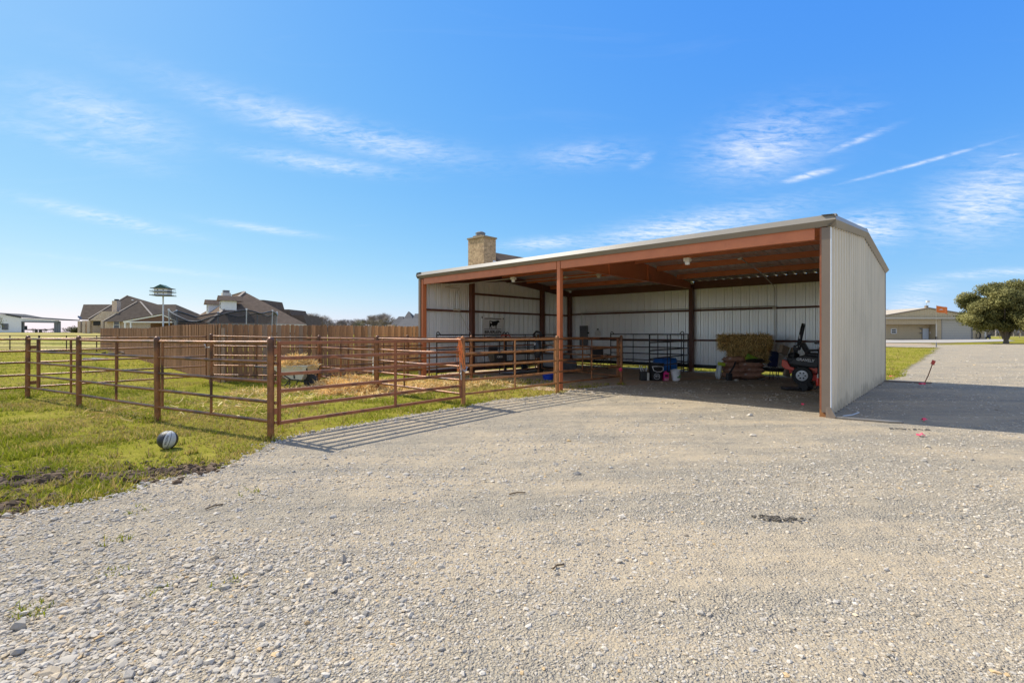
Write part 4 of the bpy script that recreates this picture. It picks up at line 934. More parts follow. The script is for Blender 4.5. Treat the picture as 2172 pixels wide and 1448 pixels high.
# gable end facing the drive, roof running back from it
gt=lambda x: zE+.02+(zP-zE)*max(0.0,1-abs(x-pkx)/((pkx-xL) if x<pkx else (xR+1.0-pkx)))
k=int((xR-xL)/.914)+1
for i in range(k):
    a=xL+i*.914; b_=min(xR,a+.914); mb=MB(); mb.add([(a,.05,zE-.1),(b_,.05,zE-.1),(b_,.05,gt(b_)),(a,.05,gt(a))],[(0,1,2,3)])
    for t in (a+.1,a+.4,a+.7):
        if t+.05<xR: mb.box(t,.015,zE+.12,t+.05,.049,max(zE+.13,min(gt(t),gt(t+.05))))
    mb.build('gable_panel', M['tan3'], ws)
for x0,x1 in ((xL-.4,pkx),(pkx,xR+.4)):
    za,zb_=gt(x0),gt(x1); MB().bar((x0,-.02,za+.06),(x1,-.02,zb_+.06),.16,.20).build('rake_trim', M['trim'], ws)
    for s_i in range(10): y0=.1+s_i*1.8; MB().add([(x0,y0,za+.16),(x1,y0,zb_+.16),(x1,y0+1.79,zb_+.16),(x0,y0+1.79,za+.16)],[(0,1,2,3)]).build('roof_panel', M['tan3'], ws)
MB().box(xL,1.6,0,xL+.1,18,zE).build('side_wall', M['tan2'], ws); MB().box(xR-.1,.2,0,xR,18,zE).build('side_wall', M['tan2'], ws); MB().box(xL,18,0,xR,18.1,zE).build('rear_wall', M['tan2'], ws)
wd = empty('walk_door',(0,0,0)); wd.parent=ws; a,b_=q(1957,696.5,90.4),q(1969.5,719.6,90.4); MB().box(a.x,1.38,.02,b_.x,1.45,a.z).build('door_leaf', flat('pale_grey_door',(.52,.54,.55),.5), wd); MB().box(a.x-.12,1.40,0,a.x-.01,1.48,a.z+.12).build('door_frame', M['trim'], wd); MB().box(b_.x+.01,1.40,0,b_.x+.12,1.48,a.z+.12).build('door_frame', M['trim'], wd)
window(ws, q(1895.5,702,90.4), .95, .85); window(ws, q(1871,702,90.4), .95, .85)
for px,py in ((1952.5,696.5),(1952.5,706)): p=q(px,py,90.4); MB().obox(p+Vector((0,-.05,0)),.25,.12,.2).build('wall_lamp', M['grey'], ws)
p=q(1974,705.5,90.4); MB().obox(p+Vector((0,-.03,0)),.3,.06,.35).build('meter_box', M['white'], ws)
p=q(1970,654); MB().obox(Vector((pkx,.5,zP+.25)),.4,.4,.6).build('roof_vent', M['trim'], ws)
MB().path([Vector((pkx,.5,zP+.4)),Vector((pkx,.5,zP+1.5))],.03,6).build('antenna_mast', M['galv'], ws); MB().obox(Vector((pkx+.25,.5,zP+1.3)),.5,.3,.4).build('antenna_box', M['white'], ws)
ho = empty('hose_coil', q(2073.5,711)+tb+Vector((0,-.12,0)), 0, 'black hose coiled on the workshop wall right of the door', 'hose')
for k in range(5): MB().path([( (.30+.02*k)*math.cos(a), -.03*k, (.62+.02*k)*math.sin(a)) for a in [2*math.pi*i/20 for i in range(21)]], .035, 6, caps=False).build('hose_loop', M['rubber'], ho)
ct = empty('hand_truck', (q(2087,719).x+tb.x,88.2,.5), .4, 'small black cart standing at the workshop right corner', 'cart')
MB().bar((-.2,0,.2),(.5,0,.75),.5,.12).build('tray', M['black'], ct); MB().path([(.5,0,.75),(.9,0,.1)],.06,6).build('handle', M['black'], ct)
for y in (-.25,.25): MB().lathe([(.2,-.05),(.22,0),(.2,.05)], (-.1,y,.22), 12, Matrix.Rotation(math.pi/2,3,'X')).build('wheel', M['rubber'], ct)
# flag on its pole at the corner of the grass
fpz = at(1986,737,52); fl = empty('flag_pole', (fpz.x,fpz.y,gzf(fpz.x,fpz.y)), 0, 'orange flag flying on a thin pole at the grass corner', 'flag')
zf = 1.53+(HY-648)/FPX*52-fl.location.z
MB().tube((0,0,-.2),(0,0,zf+.1), .010, n=6).build('pole', flat('pale_pole',(.40,.37,.31),.5), fl); MB().tube((0,0,-.2),(0,0,.55), .05, n=8).build('pole_sleeve', M['grey'], fl)
vs=[]; fs=[]; NX,NZ=14,6
for i in range(NX+1):
    for j in range(NZ+1):
        u_=i/NX; vs.append((1.28*u_, .10*math.sin(u_*8)*u_**.5, zf-.70*j/NZ-.20*u_+.04*math.sin(u_*9+j*.3)*u_))
for i in range(NX):
    for j in range(NZ): a=i*(NZ+1)+j; fs.append((a,a+1,a+NZ+2,a+NZ+1))
MB().add(vs,fs).build('cloth', flat('orange_flag',(.72,.17,.02),.6), fl, smooth=True)
em=MB()
for k in range(10):
    t0,t1=k/10,(k+1)/10
    for sg in (-1,1):
        x0=.48+.20*sg*t0; x1=.48+.20*sg*t1; yy=lambda x: .10*math.sin(x/1.05*8)*(x/1.05)**.5-.012; z_=lambda t: zf-.30-.08-.10*t*t+.10*t*0
        em.add([(x0,yy(x0),z_(t0)),(x1,yy(x1),z_(t1)),(x1,yy(x1),z_(t1)-.07*(1-t1)-.015),(x0,yy(x0),z_(t0)-.07*(1-t0)-.015)],[(0,1,2,3)])
em.add([(.42,.045,zf-.33),(.54,.02,zf-.33),(.50,.02,zf-.56),(.45,.03,zf-.56)],[(0,1,2,3)]); em.build('steer_emblem', M['white'], fl)
# grass verge in front of the apron, dirt track
poly_sheet('dirt_track', [(at(1860,0,60).x,59),(at(1985,0,58).x-1,57),(at(1990,0,64).x,63),(at(1985,0,71).x,70),(at(1850,0,70).x,69)], M['dirt'], .045, jitter=.3, sub=1.0, seed=31)
# ------------------------------------------------------------------ things fixed to the shed
def Lp(x, y, z): return SW(-x, y, z)                       # shed local -> world
bnr = empty('banner', Lp(-SL+.04, 3.56, 1.78), ROT, 'white ranch banner with black cow silhouette on the left shed wall', 'banner')
vs=[]; fs=[]; NX,NZ=16,10
for i in range(NX+1):
    for j in range(NZ+1):
        a=i/NX; b_=j/NZ; pull=.05*abs(2*a-1)**2; vs.append((.012+.012*math.sin(a*14+b_*3)+.01*math.sin(b_*9), -.60+1.20*a, .38-.90*b_+ (pull if b_<.3 else 0)*(1-b_/.3)))
for i in range(NX):
    for j in range(NZ): a=i*(NZ+1)+j; fs.append((a,a+1,a+NZ+2,a+NZ+1))
MB().add(vs,fs).build('cloth', mat('banner_vinyl',(.88,.88,.86),(.82,.82,.80),3,.55), bnr, smooth=True)
S_=1.20/1085.; bx_=lambda x,y: (.042,-.60+(x-255)*S_,.38-(y-352)*.83/900.)
cow=[(605,820),(605,480),(635,462),(700,488),(800,500),(900,490),(980,470),(1035,455),(1060,435),(1080,465),(1110,490),(1138,520),(1120,545),(1080,545),(1045,555),(1025,590),(1010,650),(985,670),(968,690),(965,820),(925,820),(928,760),(920,690),(870,685),(825,705),(800,720),(760,690),(715,665),(695,690),(690,740),(720,820),(695,820),(665,760),(640,720),(630,760),(630,820)]
ink=flat('black_print',(.012,.012,.013),.6)
bm=bmesh.new(); vv=[bm.verts.new(bx_(*p)) for p in cow]; ee=[bm.edges.new((vv[i],vv[(i+1)%len(vv)])) for i in range(len(vv))]; bmesh.ops.triangle_fill(bm,edges=ee); me=bpy.data.meshes.new('cow_print'); bm.to_mesh(me); bm.free(); me.materials.append(ink)
co=bpy.data.objects.new('cow_print',me); COL.objects.link(co); co.parent=bnr
MB().add([bx_(*p)[0:1]+bx_(*p)[1:] for p in ()],[]) if False else None
MB().add([tuple(np.array(bx_(*p))+[.002,0,0]) for p in ((640,505),(690,520),(728,560),(715,605),(650,575))],[(0,1,2,3,4)]).build('flank_patch', M['white'], bnr)
mb=MB()
for x0,x1,y,h in ((340,1225,385,26),(340,1215,832,15),(345,1220,1090,9)):
    p,q=bx_(x0,y),bx_(x1,y); mb.bar(p,q,.004,h*.83/900)
for x,y,s in ((420,1088,.022),(725,1098,.02),(990,1095,.02)): p=bx_(x,y); mb.obox(p,.005,s*2,s)
mb.build('rule_lines', ink, bnr)
mb=MB(); put_text(mb,'BEUERLEIN',bx_(788,965),(0,1,0),(0,0,1),850*S_,.125,bold=.02); put_text(mb,'ANGUS RANCH',bx_(795,1175),(0,1,0),(0,0,1),640*S_,.05,spacing=1.3,bold=.015); mb.build('lettering', ink, bnr)
for x,y in ((235,345),(1330,372)): p=bx_(x,y); MB().obox(p,.02,.035,.06).build('grommet_tie', M['black'], bnr)
bp=empty('breaker_panel', Lp(-11.35, SD-.10, .90), ROT, 'tall grey electrical breaker panel on the shed back wall', 'electrical panel')
MB().box(-.22,-.02,0,.22,.06,1.0).build('cabinet', M['grey'], bp, bevel=.01); MB().box(-.19,-.032,.05,.19,-.021,.95).build('cover_door', mat('panel_cover',(.14,.145,.155),(.16,.165,.17),5,.5), bp)
MB().tube((-.1,0,1.0),(-.1,0,1.55),.02,n=8).build('conduit', M['galv'], bp)
for z in (.35,.62): MB().box(.24,-.03,z,.30,.03,z+.07).build('disconnect', M['black'], bp)
jg=empty('hanging_jug', Lp(-10.55, SD-.12, 1.42), ROT, 'white plastic jug hanging on the shed back wall', 'jug')
MB().lathe([(.0,0),(.12,.0),(.14,.03),(.135,.16),(.07,.25),(.035,.28)], n=14).build('body', M['white'], jg, smooth=True); MB().lathe([(.045,.28),(.045,.33),(0,.33)], n=10).build('cap', M['black'], jg)
def conduit(label, pts, boxes, name='conduit_run', lamps=()):
    p0=Lp(*pts[0]); e=empty(name,p0,ROT,label,'conduit','electrical conduit'); b0=Vector(pts[0])
    MB().path([Vector(p)-b0 for p in pts],.014,8).build('pipe', M['galv'], e, smooth=True)
    for b_ in boxes: MB().obox(Vector(b_)-b0,.11,.11,.07).build('junction_box', M['cream'], e)
    for b_ in lamps: MB().obox(Vector(b_)-b0,.13,.13,.08).build('junction_box', M['cream'], e); MB().lathe([(.05,-.11),(.055,-.06),(.04,-.03),(.03,0)],Vector(b_)-b0,12).build('bulb_socket', M['white'], e)
conduit('thin conduit with junction boxes across the right bay ceiling', [(-2.78,.42,3.20),(-2.80,2.0,3.38),(-2.86,4.25,3.70),(-2.95,6.6,3.50),(-3.1,8.72,3.22),(-3.1,8.80,3.15),(-3.1,8.80,2.45),(-3.1,8.82,1.0)], [(-2.86,4.3,3.68),(-3.1,8.79,2.45)], lamps=[(-2.78,.42,3.20)])
conduit('thin conduit with lamp socket under the left bay roof', [(-8.17,.45,3.20),(-10.0,.48,3.20),(-11.6,.6,3.18),(-11.85,1.5,3.2),(-12.1,1.6,3.1),(-12.1,1.6,2.40)], [(-12.1,1.5,2.42),(-12.1,1.66,2.42)], lamps=[(-8.17,.45,3.20)])
conduit('thin conduit along the middle of the left bay ceiling', [(-12.0,4.2,3.62),(-10,4.25,3.62),(-7.6,4.3,3.62)], [(-9.0,4.25,3.62)], lamps=[(-7.6,4.3,3.60)])
conduit('pale conduit along the back wall girt', [(-11.5,8.80,2.52),(-8,8.80,2.52),(-3.1,8.80,2.52)], [])
cd2=empty('power_cord', Lp(-12.1,1.66,2.40), ROT, 'thin pale cord dangling from the left wall outlet', 'cord'); MB().path([(0,0,0),(.03,.15,-.25),(.05,.35,-.6),(.06,.55,-.85),(.06,.66,-1.0)],.007,6).build('cord_strand', M['cream'], cd2)

# ------------------------------------------------------------------ stored things, right bay
def pillow(w,d,h,seed=0,nx=10,ny=6):                        # filled plastic sack lying flat
    rn=random.Random(seed); mb=MB(); vs=[]; fs=[]; idx={}
    for s in (1,-1):
        for i in range(nx+1):
            for j in range(ny+1):
                a=2*i/nx-1; b_=2*j/ny-1; e=(1-abs(a)**4)*(1-abs(b_)**4)
                z=h/2+s*h/2*(e**.28)+ (rn.uniform(-.012,.012) if 0<i<nx and 0<j<ny else 0)
                x=a*w/2*(1-.03*(1-abs(b_)))+rn.uniform(-.006,.006); y=b_*d/2*(1-.03*(1-abs(a)))+rn.uniform(-.006,.006)
                key=(s,i,j) if (0<i<nx and 0<j<ny) else (0,i,j)
                if key not in idx: idx[key]=len(vs); vs.append((x,y,z if key[0] else h/2))
        for i in range(nx):
            for j in range(ny):
                K=lambda p,q: idx[(s,p,q)] if (s,p,q) in idx else idx[(0,p,q)]
                f=(K(i,j),K(i+1,j),K(i+1,j+1),K(i,j+1)); fs.append(f if s>0 else f[::-1])
    return mb.add(vs,fs)
M['mulch']=mat('brown_mulch_sack',(.50,.29,.20),(.38,.21,.145),5,.26,0,.5,14,col3=(.6,.52,.47),scale3=7,t3=(.62,.72))
MX=Vector((7.72,16.12,.03)); MR=-.12
rows=[[(-.38,.50),(.22,.80)],[(-.28,.68),(.34,.60)],[(-.42,.52),(.20,.82)],[(-.28,.64)]]
words=['bottom row','second row','third row','top row']
for k,rw in enumerate(rows):
    for j,(cx_,w_) in enumerate(rw):
        c=Vector((cx_*math.cos(MR),cx_*math.sin(MR),.175*k)); b_=pillow(w_*1.02,.58,.20,seed=k*5+j).build('mulch_bag',M['mulch'],smooth=True,loc=MX+c,rot=(R.uniform(-.03,.03),R.uniform(-.03,.03),MR+R.uniform(-.05,.05)))
        side='' if len(rw)==1 else (', left' if j==0 else ', right')
        tag(b_,'glossy brown mulch bag in the %s%s of the stack under the hay'%(words[k],side),'bag','mulch bags stacked under the hay')
pal=empty('pallet',MX+Vector((0,0,-.03)),MR,'low dark pallet under the brown mulch bags','pallet')
for x in (-.55,0,.55): MB().box(x-.05,-.3,0,x+.05,.3,.025).build('skid',M['plastic'],pal)
b_=pillow(.62,.46,.13,seed=50).build('feed_bag',M['plastic'],smooth=True,loc=MX+Vector((.34,-.06,.545)),rot=(.05,0,MR)); tag(b_,'black plastic sack on top right of the mulch stack','bag')
gb=empty('fertilizer_bag',MX+Vector((.30,-.16,.64)),.1,'crumpled green and yellow bag on the black sack','bag')
fixn(MB().prism([(-.30,0,0),(.30,0,-.02),(.05,.02,.10),(-.14,.02,.19),(-.24,0,.07)],(0,.12,0)).build('bag_body',mat('green_bag',(.12,.34,.05),(.55,.55,.05),4,.35),gb,bevel=.02)); MB().path([(.30,0,-.02),(.33,0,.02)],.02,6).build('bag_end',M['white'],gb)
# hay bales
def strands(n,gen,L,wd,c1,c2,seed,droop=.0):
    rs=np.random.RandomState(seed); P,D=gen(rs,n); ln=L*rs.uniform(.4,1.2,n)[:,None]; D=D/np.linalg.norm(D,axis=1,keepdims=True)
    S=np.cross(D,rs.normal(size=(n,3))); S/=np.linalg.norm(S,axis=1,keepdims=True)+1e-9
    A=P-S*wd/2; B=P+S*wd/2; Cc=P+D*ln+np.array([0,0,-droop])*rs.rand(n,1); m_=(P+Cc)/2+rs.normal(size=(n,3))*.12*ln
    vs=np.stack([A,B,m_+S*wd/2,m_-S*wd/2,Cc],1).reshape(-1,3); b0=np.arange(n)[:,None]*5
    fs=np.concatenate([b0+np.array([0,1,2]),b0+np.array([0,2,3]),b0+np.array([3,2,4])]); t=rs.rand(n,1)**1.2; col=(np.array(c1)*(1-t)+np.array(c2)*t)*(.7+.6*rs.rand(n,1)); return vs,fs,np.repeat(col,5,0)
def bale(label,c,rz,l,d,h,seed):
    e=empty('hay_bale',c,rz,label,'hay bale','stacked hay bales'); rn=random.Random(seed); mb=MB(); nx,ny,nz=10,5,4
    def f(a,b_,c_,ax): return (a,b_,c_)
    bm=bmesh.new(); bmesh.ops.create_cube(bm,size=1.0); bmesh.ops.subdivide_edges(bm,edges=bm.edges[:],cuts=5,use_grid_fill=True)
    for v in bm.verts: v.co=Vector((v.co.x*l*(1-.06*abs(v.co.z)*2+rn.uniform(-.05,.05)),v.co.y*d*(1+rn.uniform(-.10,.10)),(v.co.z+.5)*h*(1-.10*abs(v.co.x*2)**3)+rn.uniform(-.03,.03)))
    me=bpy.data.meshes.new('bale_core'); bm.to_mesh(me); bm.free(); me.materials.append(mat('hay_core',(.40,.28,.11),(.16,.105,.045),26,.95,0,.9,60)); o=bpy.data.objects.new('bale_core',me); COL.objects.link(o); o.parent=e
    def gen(rs,n):
        fc=rs.randint(0,6,n); p=rs.uniform(-.5,.5,(n,3)); nn=np.zeros((n,3))
        for k in range(6): m=fc==k; p[m,k//2]=.5*(1 if k%2 else -1); nn[m,k//2]=(1 if k%2 else -1)
        p=p*np.array([l,d,h])+np.array([0,0,h/2]); dr=rs.normal(size=(n,3))*.8+nn*.55+np.array([0,0,-.35]); return p,dr
    vs,fs,cl=strands(5600,gen,.17,.013,(.42,.275,.09),(1.0,.78,.36),seed,.07); np_mesh('hay_strands',vs,fs,cl,M['straw'],e)['kind']='stuff'
    for x in (-l*.25,l*.25): MB().path([(x,-d*.51,0),(x,-d*.52,h*.5),(x,-d*.51,h*1.01),(x,d*.51,h*1.01),(x,d*.51,0)],.006,5).build('twine',flat('twine',(.30,.22,.10)),e)
    return e
HB=Vector((8.02,16.45,0))
bale('lower ragged hay bale resting on the mulch bags',HB+Vector((.04,0,.66)),ROT+.36,1.08,.58,.42,11); bale('upper ragged hay bale with overhanging straw',HB+Vector((-.10,-.06,1.06)),ROT+.20,1.46,.66,.40,12)
# sack standing left of the stack, strap, folded blue chair, cardboard
sk_=empty('seed_bag',(6.92,15.9,0),0,'white and lime green seed bag standing left of the mulch','bag'); o=pillow(.58,.20,.14,seed=70).build('sack',mat('white_seed_bag',(.62,.64,.64),(.50,.56,.50),3,.4),sk_,smooth=True); o.rotation_euler=(0,-1.40,.2); o.location=(0,.05,.30)
MB().obox((-.0,-.01,.52),.24,.10,.12,Matrix.Rotation(.2,3,'Y')).build('printed_top',flat('lime_print',(.45,.58,.05),.4),sk_,bevel=.03)
st=empty('black_strap',(7.08,15.62,0),0,'black folded strap hanging over the mulch stack left side','strap'); MB().path([(.22,.1,.60),(.12,.0,.45),(.0,-.02,.28),(-.08,-.03,.17),(-.02,-.03,.05),(-.02,-.03,0)],.03,6).build('webbing',M['plastic'],st); MB().box(-.12,-.06,0,.06,.06,.24).build('folded_end',M['plastic'],st,bevel=.03)
fc=empty('folded_chair',(8.75,16.0,0),.1,'dark blue folded camp chair leaning beside the mulch stack','chair')
for i,(a,c) in enumerate((((-.20,0,0),(-.05,.1,.95)),((-.05,0,0),(-.12,.1,.95)),((.08,0,0),(.0,.1,.92)),((.16,.02,0),(.1,.12,.9)))): MB().tube(a,c,.012,n=6).build('leg',M['black'],fc)
MB().obox((-.03,.06,.68),.32,.14,.52,Matrix.Rotation(.1,3,'Y')).build('fabric',mat('navy_fabric',(.012,.02,.07),(.02,.035,.11),6,.8,0,.6,10),fc,bevel=.05)
cb=empty('cardboard_box',(9.02,15.55,.0),.2,'long tan cardboard box leaning beside the mower','box'); mcb=flat('cardboard',(.36,.27,.19),.85)
Mr=Matrix.Rotation(.36,3,'Y'); MB().obox((-.02,0,.60),.20,.10,.95,Mr.to_3x3() @ Matrix.Rotation(math.pi,3,'Y')).build('long_carton',mcb,cb,bevel=.005); MB().obox((-.26,.02,1.0),.24,.16,.26,Matrix.Rotation(.36,3,'Y') @ Matrix.Rotation(math.pi,3,'Y')).build('flap_end',mcb,cb)
# ------------------------------------------------------------------ zero turn mower
mw=empty('riding_mower',(8.66,14.36,.012),-.60,'black and red zero turn riding mower with folding roll bar','mower')
red=mat('red_mower_paint',(.80,.045,.025),(.72,.04,.022),4,.28,0,coat=.5); blk=M['plastic']
def wheel(parent,c,r,w,rimr,name='wheel',spokes=6):
    o=MB().lathe([(rimr,-w/2),(r*.93,-w/2),(r,-w*.35),(r,w*.35),(r*.93,w/2),(rimr,w/2)],c,28,Matrix.Rotation(math.pi/2,3,'X')).build(name,M['rubber'],parent,smooth=True)
    rm=MB(); rm.lathe([(rimr,w*.5),(rimr,w*.5+.014),(rimr*.86,w*.5+.016),(rimr*.80,w*.5+.004),(rimr*.34,w*.5+.007),(rimr*.30,w*.5+.024),(0,w*.5+.024)],c,24,Matrix.Rotation(math.pi/2,3,'X')); fixn(rm.build('rim',mat('silver_rim',(.70,.70,.70),(.78,.78,.78),8,.35,.3),o,smooth=True))
    for k in range(spokes):
        a=2*math.pi*k/spokes; p=Vector(c)+Vector((math.cos(a)*rimr*.55,-w*.5-.0065,math.sin(a)*rimr*.55)); MB().lathe([(rimr*.15,0),(rimr*.15,.012),(0,.012)],p,10,Matrix.Rotation(math.pi/2,3,'X')).build('rim_hole',blk,o)
    mb=MB()
    for k in range(26):
        a=2*math.pi*k/26; mb.obox(Vector(c)+Vector((math.cos(a)*r,0,math.sin(a)*r)),.02,w*.8,.022,Matrix.Rotation(-a,3,'Y'))
    mb.build('tread',M['rubber'],o); return o
wheel(mw,(0,0,.27),.27,.22,.155); wheel(mw,(0,.98,.27),.27,.22,.155); wheel(mw,(1.25,.12,.15),.15,.12,.08,'caster_wheel'); wheel(mw,(1.25,.86,.15),.15,.12,.08,'caster_wheel')
MB().box(-.35,.18,.30,1.2,.80,.46).build('frame',red,mw,bevel=.02)
fn=MB().prism([(-.36,-.10,.60),(-.22,-.10,.78),(.10,-.10,.87),(.62,-.10,.80),(.70,-.10,.58),(.30,-.10,.50),(-.10,-.10,.55)],(0,.34,0)).build('fender',blk,mw,bevel=.03); MB().prism([(-.36,.74,.60),(-.22,.74,.78),(.10,.74,.87),(.62,.74,.80),(.70,.74,.58),(.30,.74,.50),(-.10,.74,.55)],(0,.34,0)).build('fender',blk,mw,bevel=.03)
mb=MB(); put_text(mb,'GRAVELY',(.09,-.104,.735),(.995,0,-.10),(.10,0,.995),.46,.085,bold=.03); mb.build('lettering',M['white'],fn)
MB().prism([(-.52,-.02,.72),(-.40,-.02,.70),(-.30,-.02,.52),(-.10,-.02,.44),(-.10,-.02,.36),(-.44,-.02,.44),(-.54,-.02,.54)],(0,1.02,0)).build('rear_guard',red,mw,bevel=.015); MB().prism([(.15,.0,.50),(.62,.0,.56),(.80,.0,.40),(.45,.0,.30)],(0,.10,0)).build('side_cover',red,mw,bevel=.01)
MB().box(-.42,.24,.46,-.02,.76,.80).build('engine',M['black'],mw,bevel=.04); MB().lathe([(.15,0),(.16,.08),(.10,.13),(0,.14)],(-.24,.3,.80),14).build('air_filter',blk,mw,smooth=True); MB().lathe([(.07,-.14),(.08,.0),(.07,.14)],(-.46,.5,.72),12,Matrix.Rotation(math.pi/2,3,'X')).build('muffler',M['grey'],mw)
MB().box(.04,.26,.80,.50,.74,.93).build('seat',blk,mw,bevel=.05); sb=MB().obox((.06,.5,1.06),.14,.46,.40,Matrix.Rotation(-.45,3,'Y')).build('seat_back',blk,mw,bevel=.06); 
for y in (.24,.76): MB().bar((.10,y,1.0),(.42,y,1.01),.07,.05).build('armrest',blk,mw,bevel=.015)
for y in (.02,.98): MB().path([(-.24,y,.62),(-.20,y,1.0),(-.12,y,1.14),(-.02,y,1.66)],.030,8).build('roll_bar_post',M['black'],mw,smooth=True); MB().obox((-.16,y,1.08),.15,.09,.15,Matrix.Rotation(.2,3,'Y')).build('roll_bar_hinge',M['black'],mw,bevel=.02); MB().lathe([(.012,0),(.012,.03)],(-.13,y-.05,1.12),8,Matrix.Rotation(math.pi/2,3,'X')).build('hinge_pin',M['galv'],mw)
MB().path([(-.02,.02,1.66),(.0,.06,1.77),(.0,.14,1.80),(.0,.86,1.80),(.0,.94,1.77),(-.02,.98,1.66)],.030,8).build('roll_bar_top',M['black'],mw,smooth=True); MB().box(-.075,-.012,1.36,-.05,.0,1.48).build('warning_label',M['white'],mw)
for y in (.22,.78): MB().path([(.60,y,.75),(.62,y,1.12),(.56,y,1.20),(.30,y,1.23)],.018,8).build('lap_bar',M['black'],mw,smooth=True)
MB().prism([(.20,-.05,.12),(1.02,-.05,.12),(1.10,-.05,.20),(1.02,-.05,.30),(.24,-.05,.30)],(0,1.1,0)).build('cutting_deck',red,mw,bevel=.02)
# walk behind trimmer in front of it
tr2=empty('string_trimmer',(7.66,12.66,.012),-.35,'black walk behind string trimmer with small wheels and upright handle','trimmer')
for x,y in ((0,0),(.16,.22)):
    o=MB().lathe([(.05,-.03),(.105,-.03),(.115,-.015),(.115,.015),(.105,.03),(.05,.03)],(x,y,.115),20,Matrix.Rotation(math.pi/2,3,'X')).build('wheel',M['rubber'],tr2,smooth=True); MB().lathe([(.0,-.028),(.05,-.028)],(x,y,.115),5,Matrix.Rotation(math.pi/2,3,'X')).build('hub',M['galv'],o)
MB().prism([(-.52,0,.03),(-.40,-.10,.03),(-.10,-.08,.03),(.06,.05,.03),(-.05,.22,.03),(-.35,.26,.03),(-.50,.16,.03)],(0,0,.07)).build('trimmer_deck',blk,tr2,bevel=.03); MB().path([(-.05,.1,.10),(.12,.12,.10),(.30,.1,.06),(.42,.08,.18),(.46,.06,.6)],.018,8).build('frame_tube',M['black'],tr2,smooth=True)
MB().path([(.36,.05,.10),(.38,.05,.5),(.38,.05,.95),(.42,.07,1.16)],.045,8).build('engine_column',blk,tr2,smooth=True); MB().path([(.50,.06,.05),(.50,.06,1.0),(.44,.08,1.22),(.30,.10,1.31),(.10,.12,1.33)],.017,8).build('handle_bar',M['grey'],tr2,smooth=True)
MB().lathe([(.04,0),(.045,.12),(.03,.2),(.0,.2)],(.335,.0,.16),10).build('fuel_bottle',red,tr2,smooth=True); MB().lathe([(.025,.2),(.025,.30),(0,.30)],(.335,.0,.16),10).build('bottle_neck',M['galv'],tr2)
MB().obox((.56,.05,.30),.10,.20,.42).build('engine_shroud',red,tr2,bevel=.03)
# ------------------------------------------------------------------ bins and buckets in the middle
bb_=SW(5.47,4.35); bn2=empty('feed_bin',(bb_.x,bb_.y,.02),0,'tall black bin with round white logo and rope handle','bin')
fixn(MB().lathe([(.0,0),(.205,0),(.225,.05),(.245,.50),(.262,.52),(.262,.545),(.24,.545),(.22,.10),(0,.09)],n=24).build('bin_body',mat('black_bin',(.014,.014,.015),(.022,.022,.022),9,.45),bn2,smooth=True))
MB().path([(-.17,-.19,.45),(-.15,-.27,.33),(-.05,-.285,.29),(.07,-.285,.29),(.16,-.26,.34),(.17,-.19,.44),(.10,-.235,.455),(-.08,-.24,.46),(-.17,-.19,.45)],.010,6).build('rope_handle',M['white'],bn2,smooth=True)
lg=MB(); nseg=24
for k in range(nseg):
    a0,a1=2*math.pi*k/nseg,2*math.pi*(k+1)/nseg
    for r0,r1 in ((.088,.10),): lg.add([(r*math.cos(a)-.04,-.246,r*math.sin(a)*.98+.14) for r,a in ((r0,a0),(r1,a0),(r1,a1),(r0,a1))],[(0,1,2,3)])
put_text(lg,'YETI',(-.04,-.247,.145),(1,0,0),(0,0,1),.15,.07,bold=.02); lg.build('round_logo',flat('grey_print',(.55,.55,.54)),bn2)
pk_=SW(5.18,4.45); j=empty('pink_jug',(pk_.x,pk_.y,.01),.1,'bright pink plastic jug between black bin and white bucket','jug')
MB().box(-.085,-.06,0,.085,.06,.27).build('body',flat('hot_pink',(.72,.02,.20),.35),j,bevel=.02); MB().box(-.055,-.063,.13,.055,-.0605,.20).build('label',flat('dark_print',(.06,.01,.02)),j); MB().lathe([(.03,.27),(.03,.31),(0,.31)],n=10).build('cap',flat('hot_pink',(.72,.02,.20)),j); MB().obox((.0,-.0625,.05),.15,.003,.08).build('pink_stripe',flat('pale_pink',(.55,.22,.28)),j)
pw=SW(4.95,4.72); bk=empty('bucket',(pw.x,pw.y,.01),.1,'tipped white plastic bucket with green print','bucket')
o=MB().lathe([(0,0),(.125,0),(.15,.30),(.157,.30),(.157,.33),(.145,.33),(.12,.02),(0,.02)],n=22).build('pail',M['white'],bk,smooth=True); o.rotation_euler=(.10,-.14,0); o.location=(0,0,.02)
MB().obox((.02,-.143,.15),.12,.004,.10,Matrix.Rotation(-.10,3,'X')).build('print',flat('green_print',(.15,.33,.10)),bk); MB().path([(-.15,-.02,.31),(-.10,-.1,.36),(.02,-.14,.38),(.12,-.1,.36),(.14,0,.33)],.005,5).build('bail',M['galv'],bk)
tl=SW(5.70,4.05); tb_=empty('grooming_tote',(tl.x,tl.y,.01),.1,'dark tote of grooming tools with pale handles beside the black bin','tote')
MB().box(-.16,-.10,0,.08,.10,.30).build('tote_body',M['plastic'],tb_,bevel=.02)
for a,c in (((-.10,0,.25),(-.20,-.03,.50)),((-.02,.02,.25),(-.12,0,.47)),((.03,0,.25),(.06,0,.46))): MB().path([a,((a[0]+c[0])/2-.01,-.02,(a[2]+c[2])/2),c],.013,6).build('tool_handle',M['white'],tb_)
MB().box(.03,-.11,.0,.11,-.05,.26).build('spray_bottle',M['cream'],tb_,bevel=.02)
br=SW(6.75,7.75); brl=empty('barrel',(br.x,br.y,.30),ROT+.5,'bright blue plastic barrel lying behind the black panel','barrel'); blu=mat('blue_barrel',(.015,.12,.42),(.02,.15,.50),5,.35)
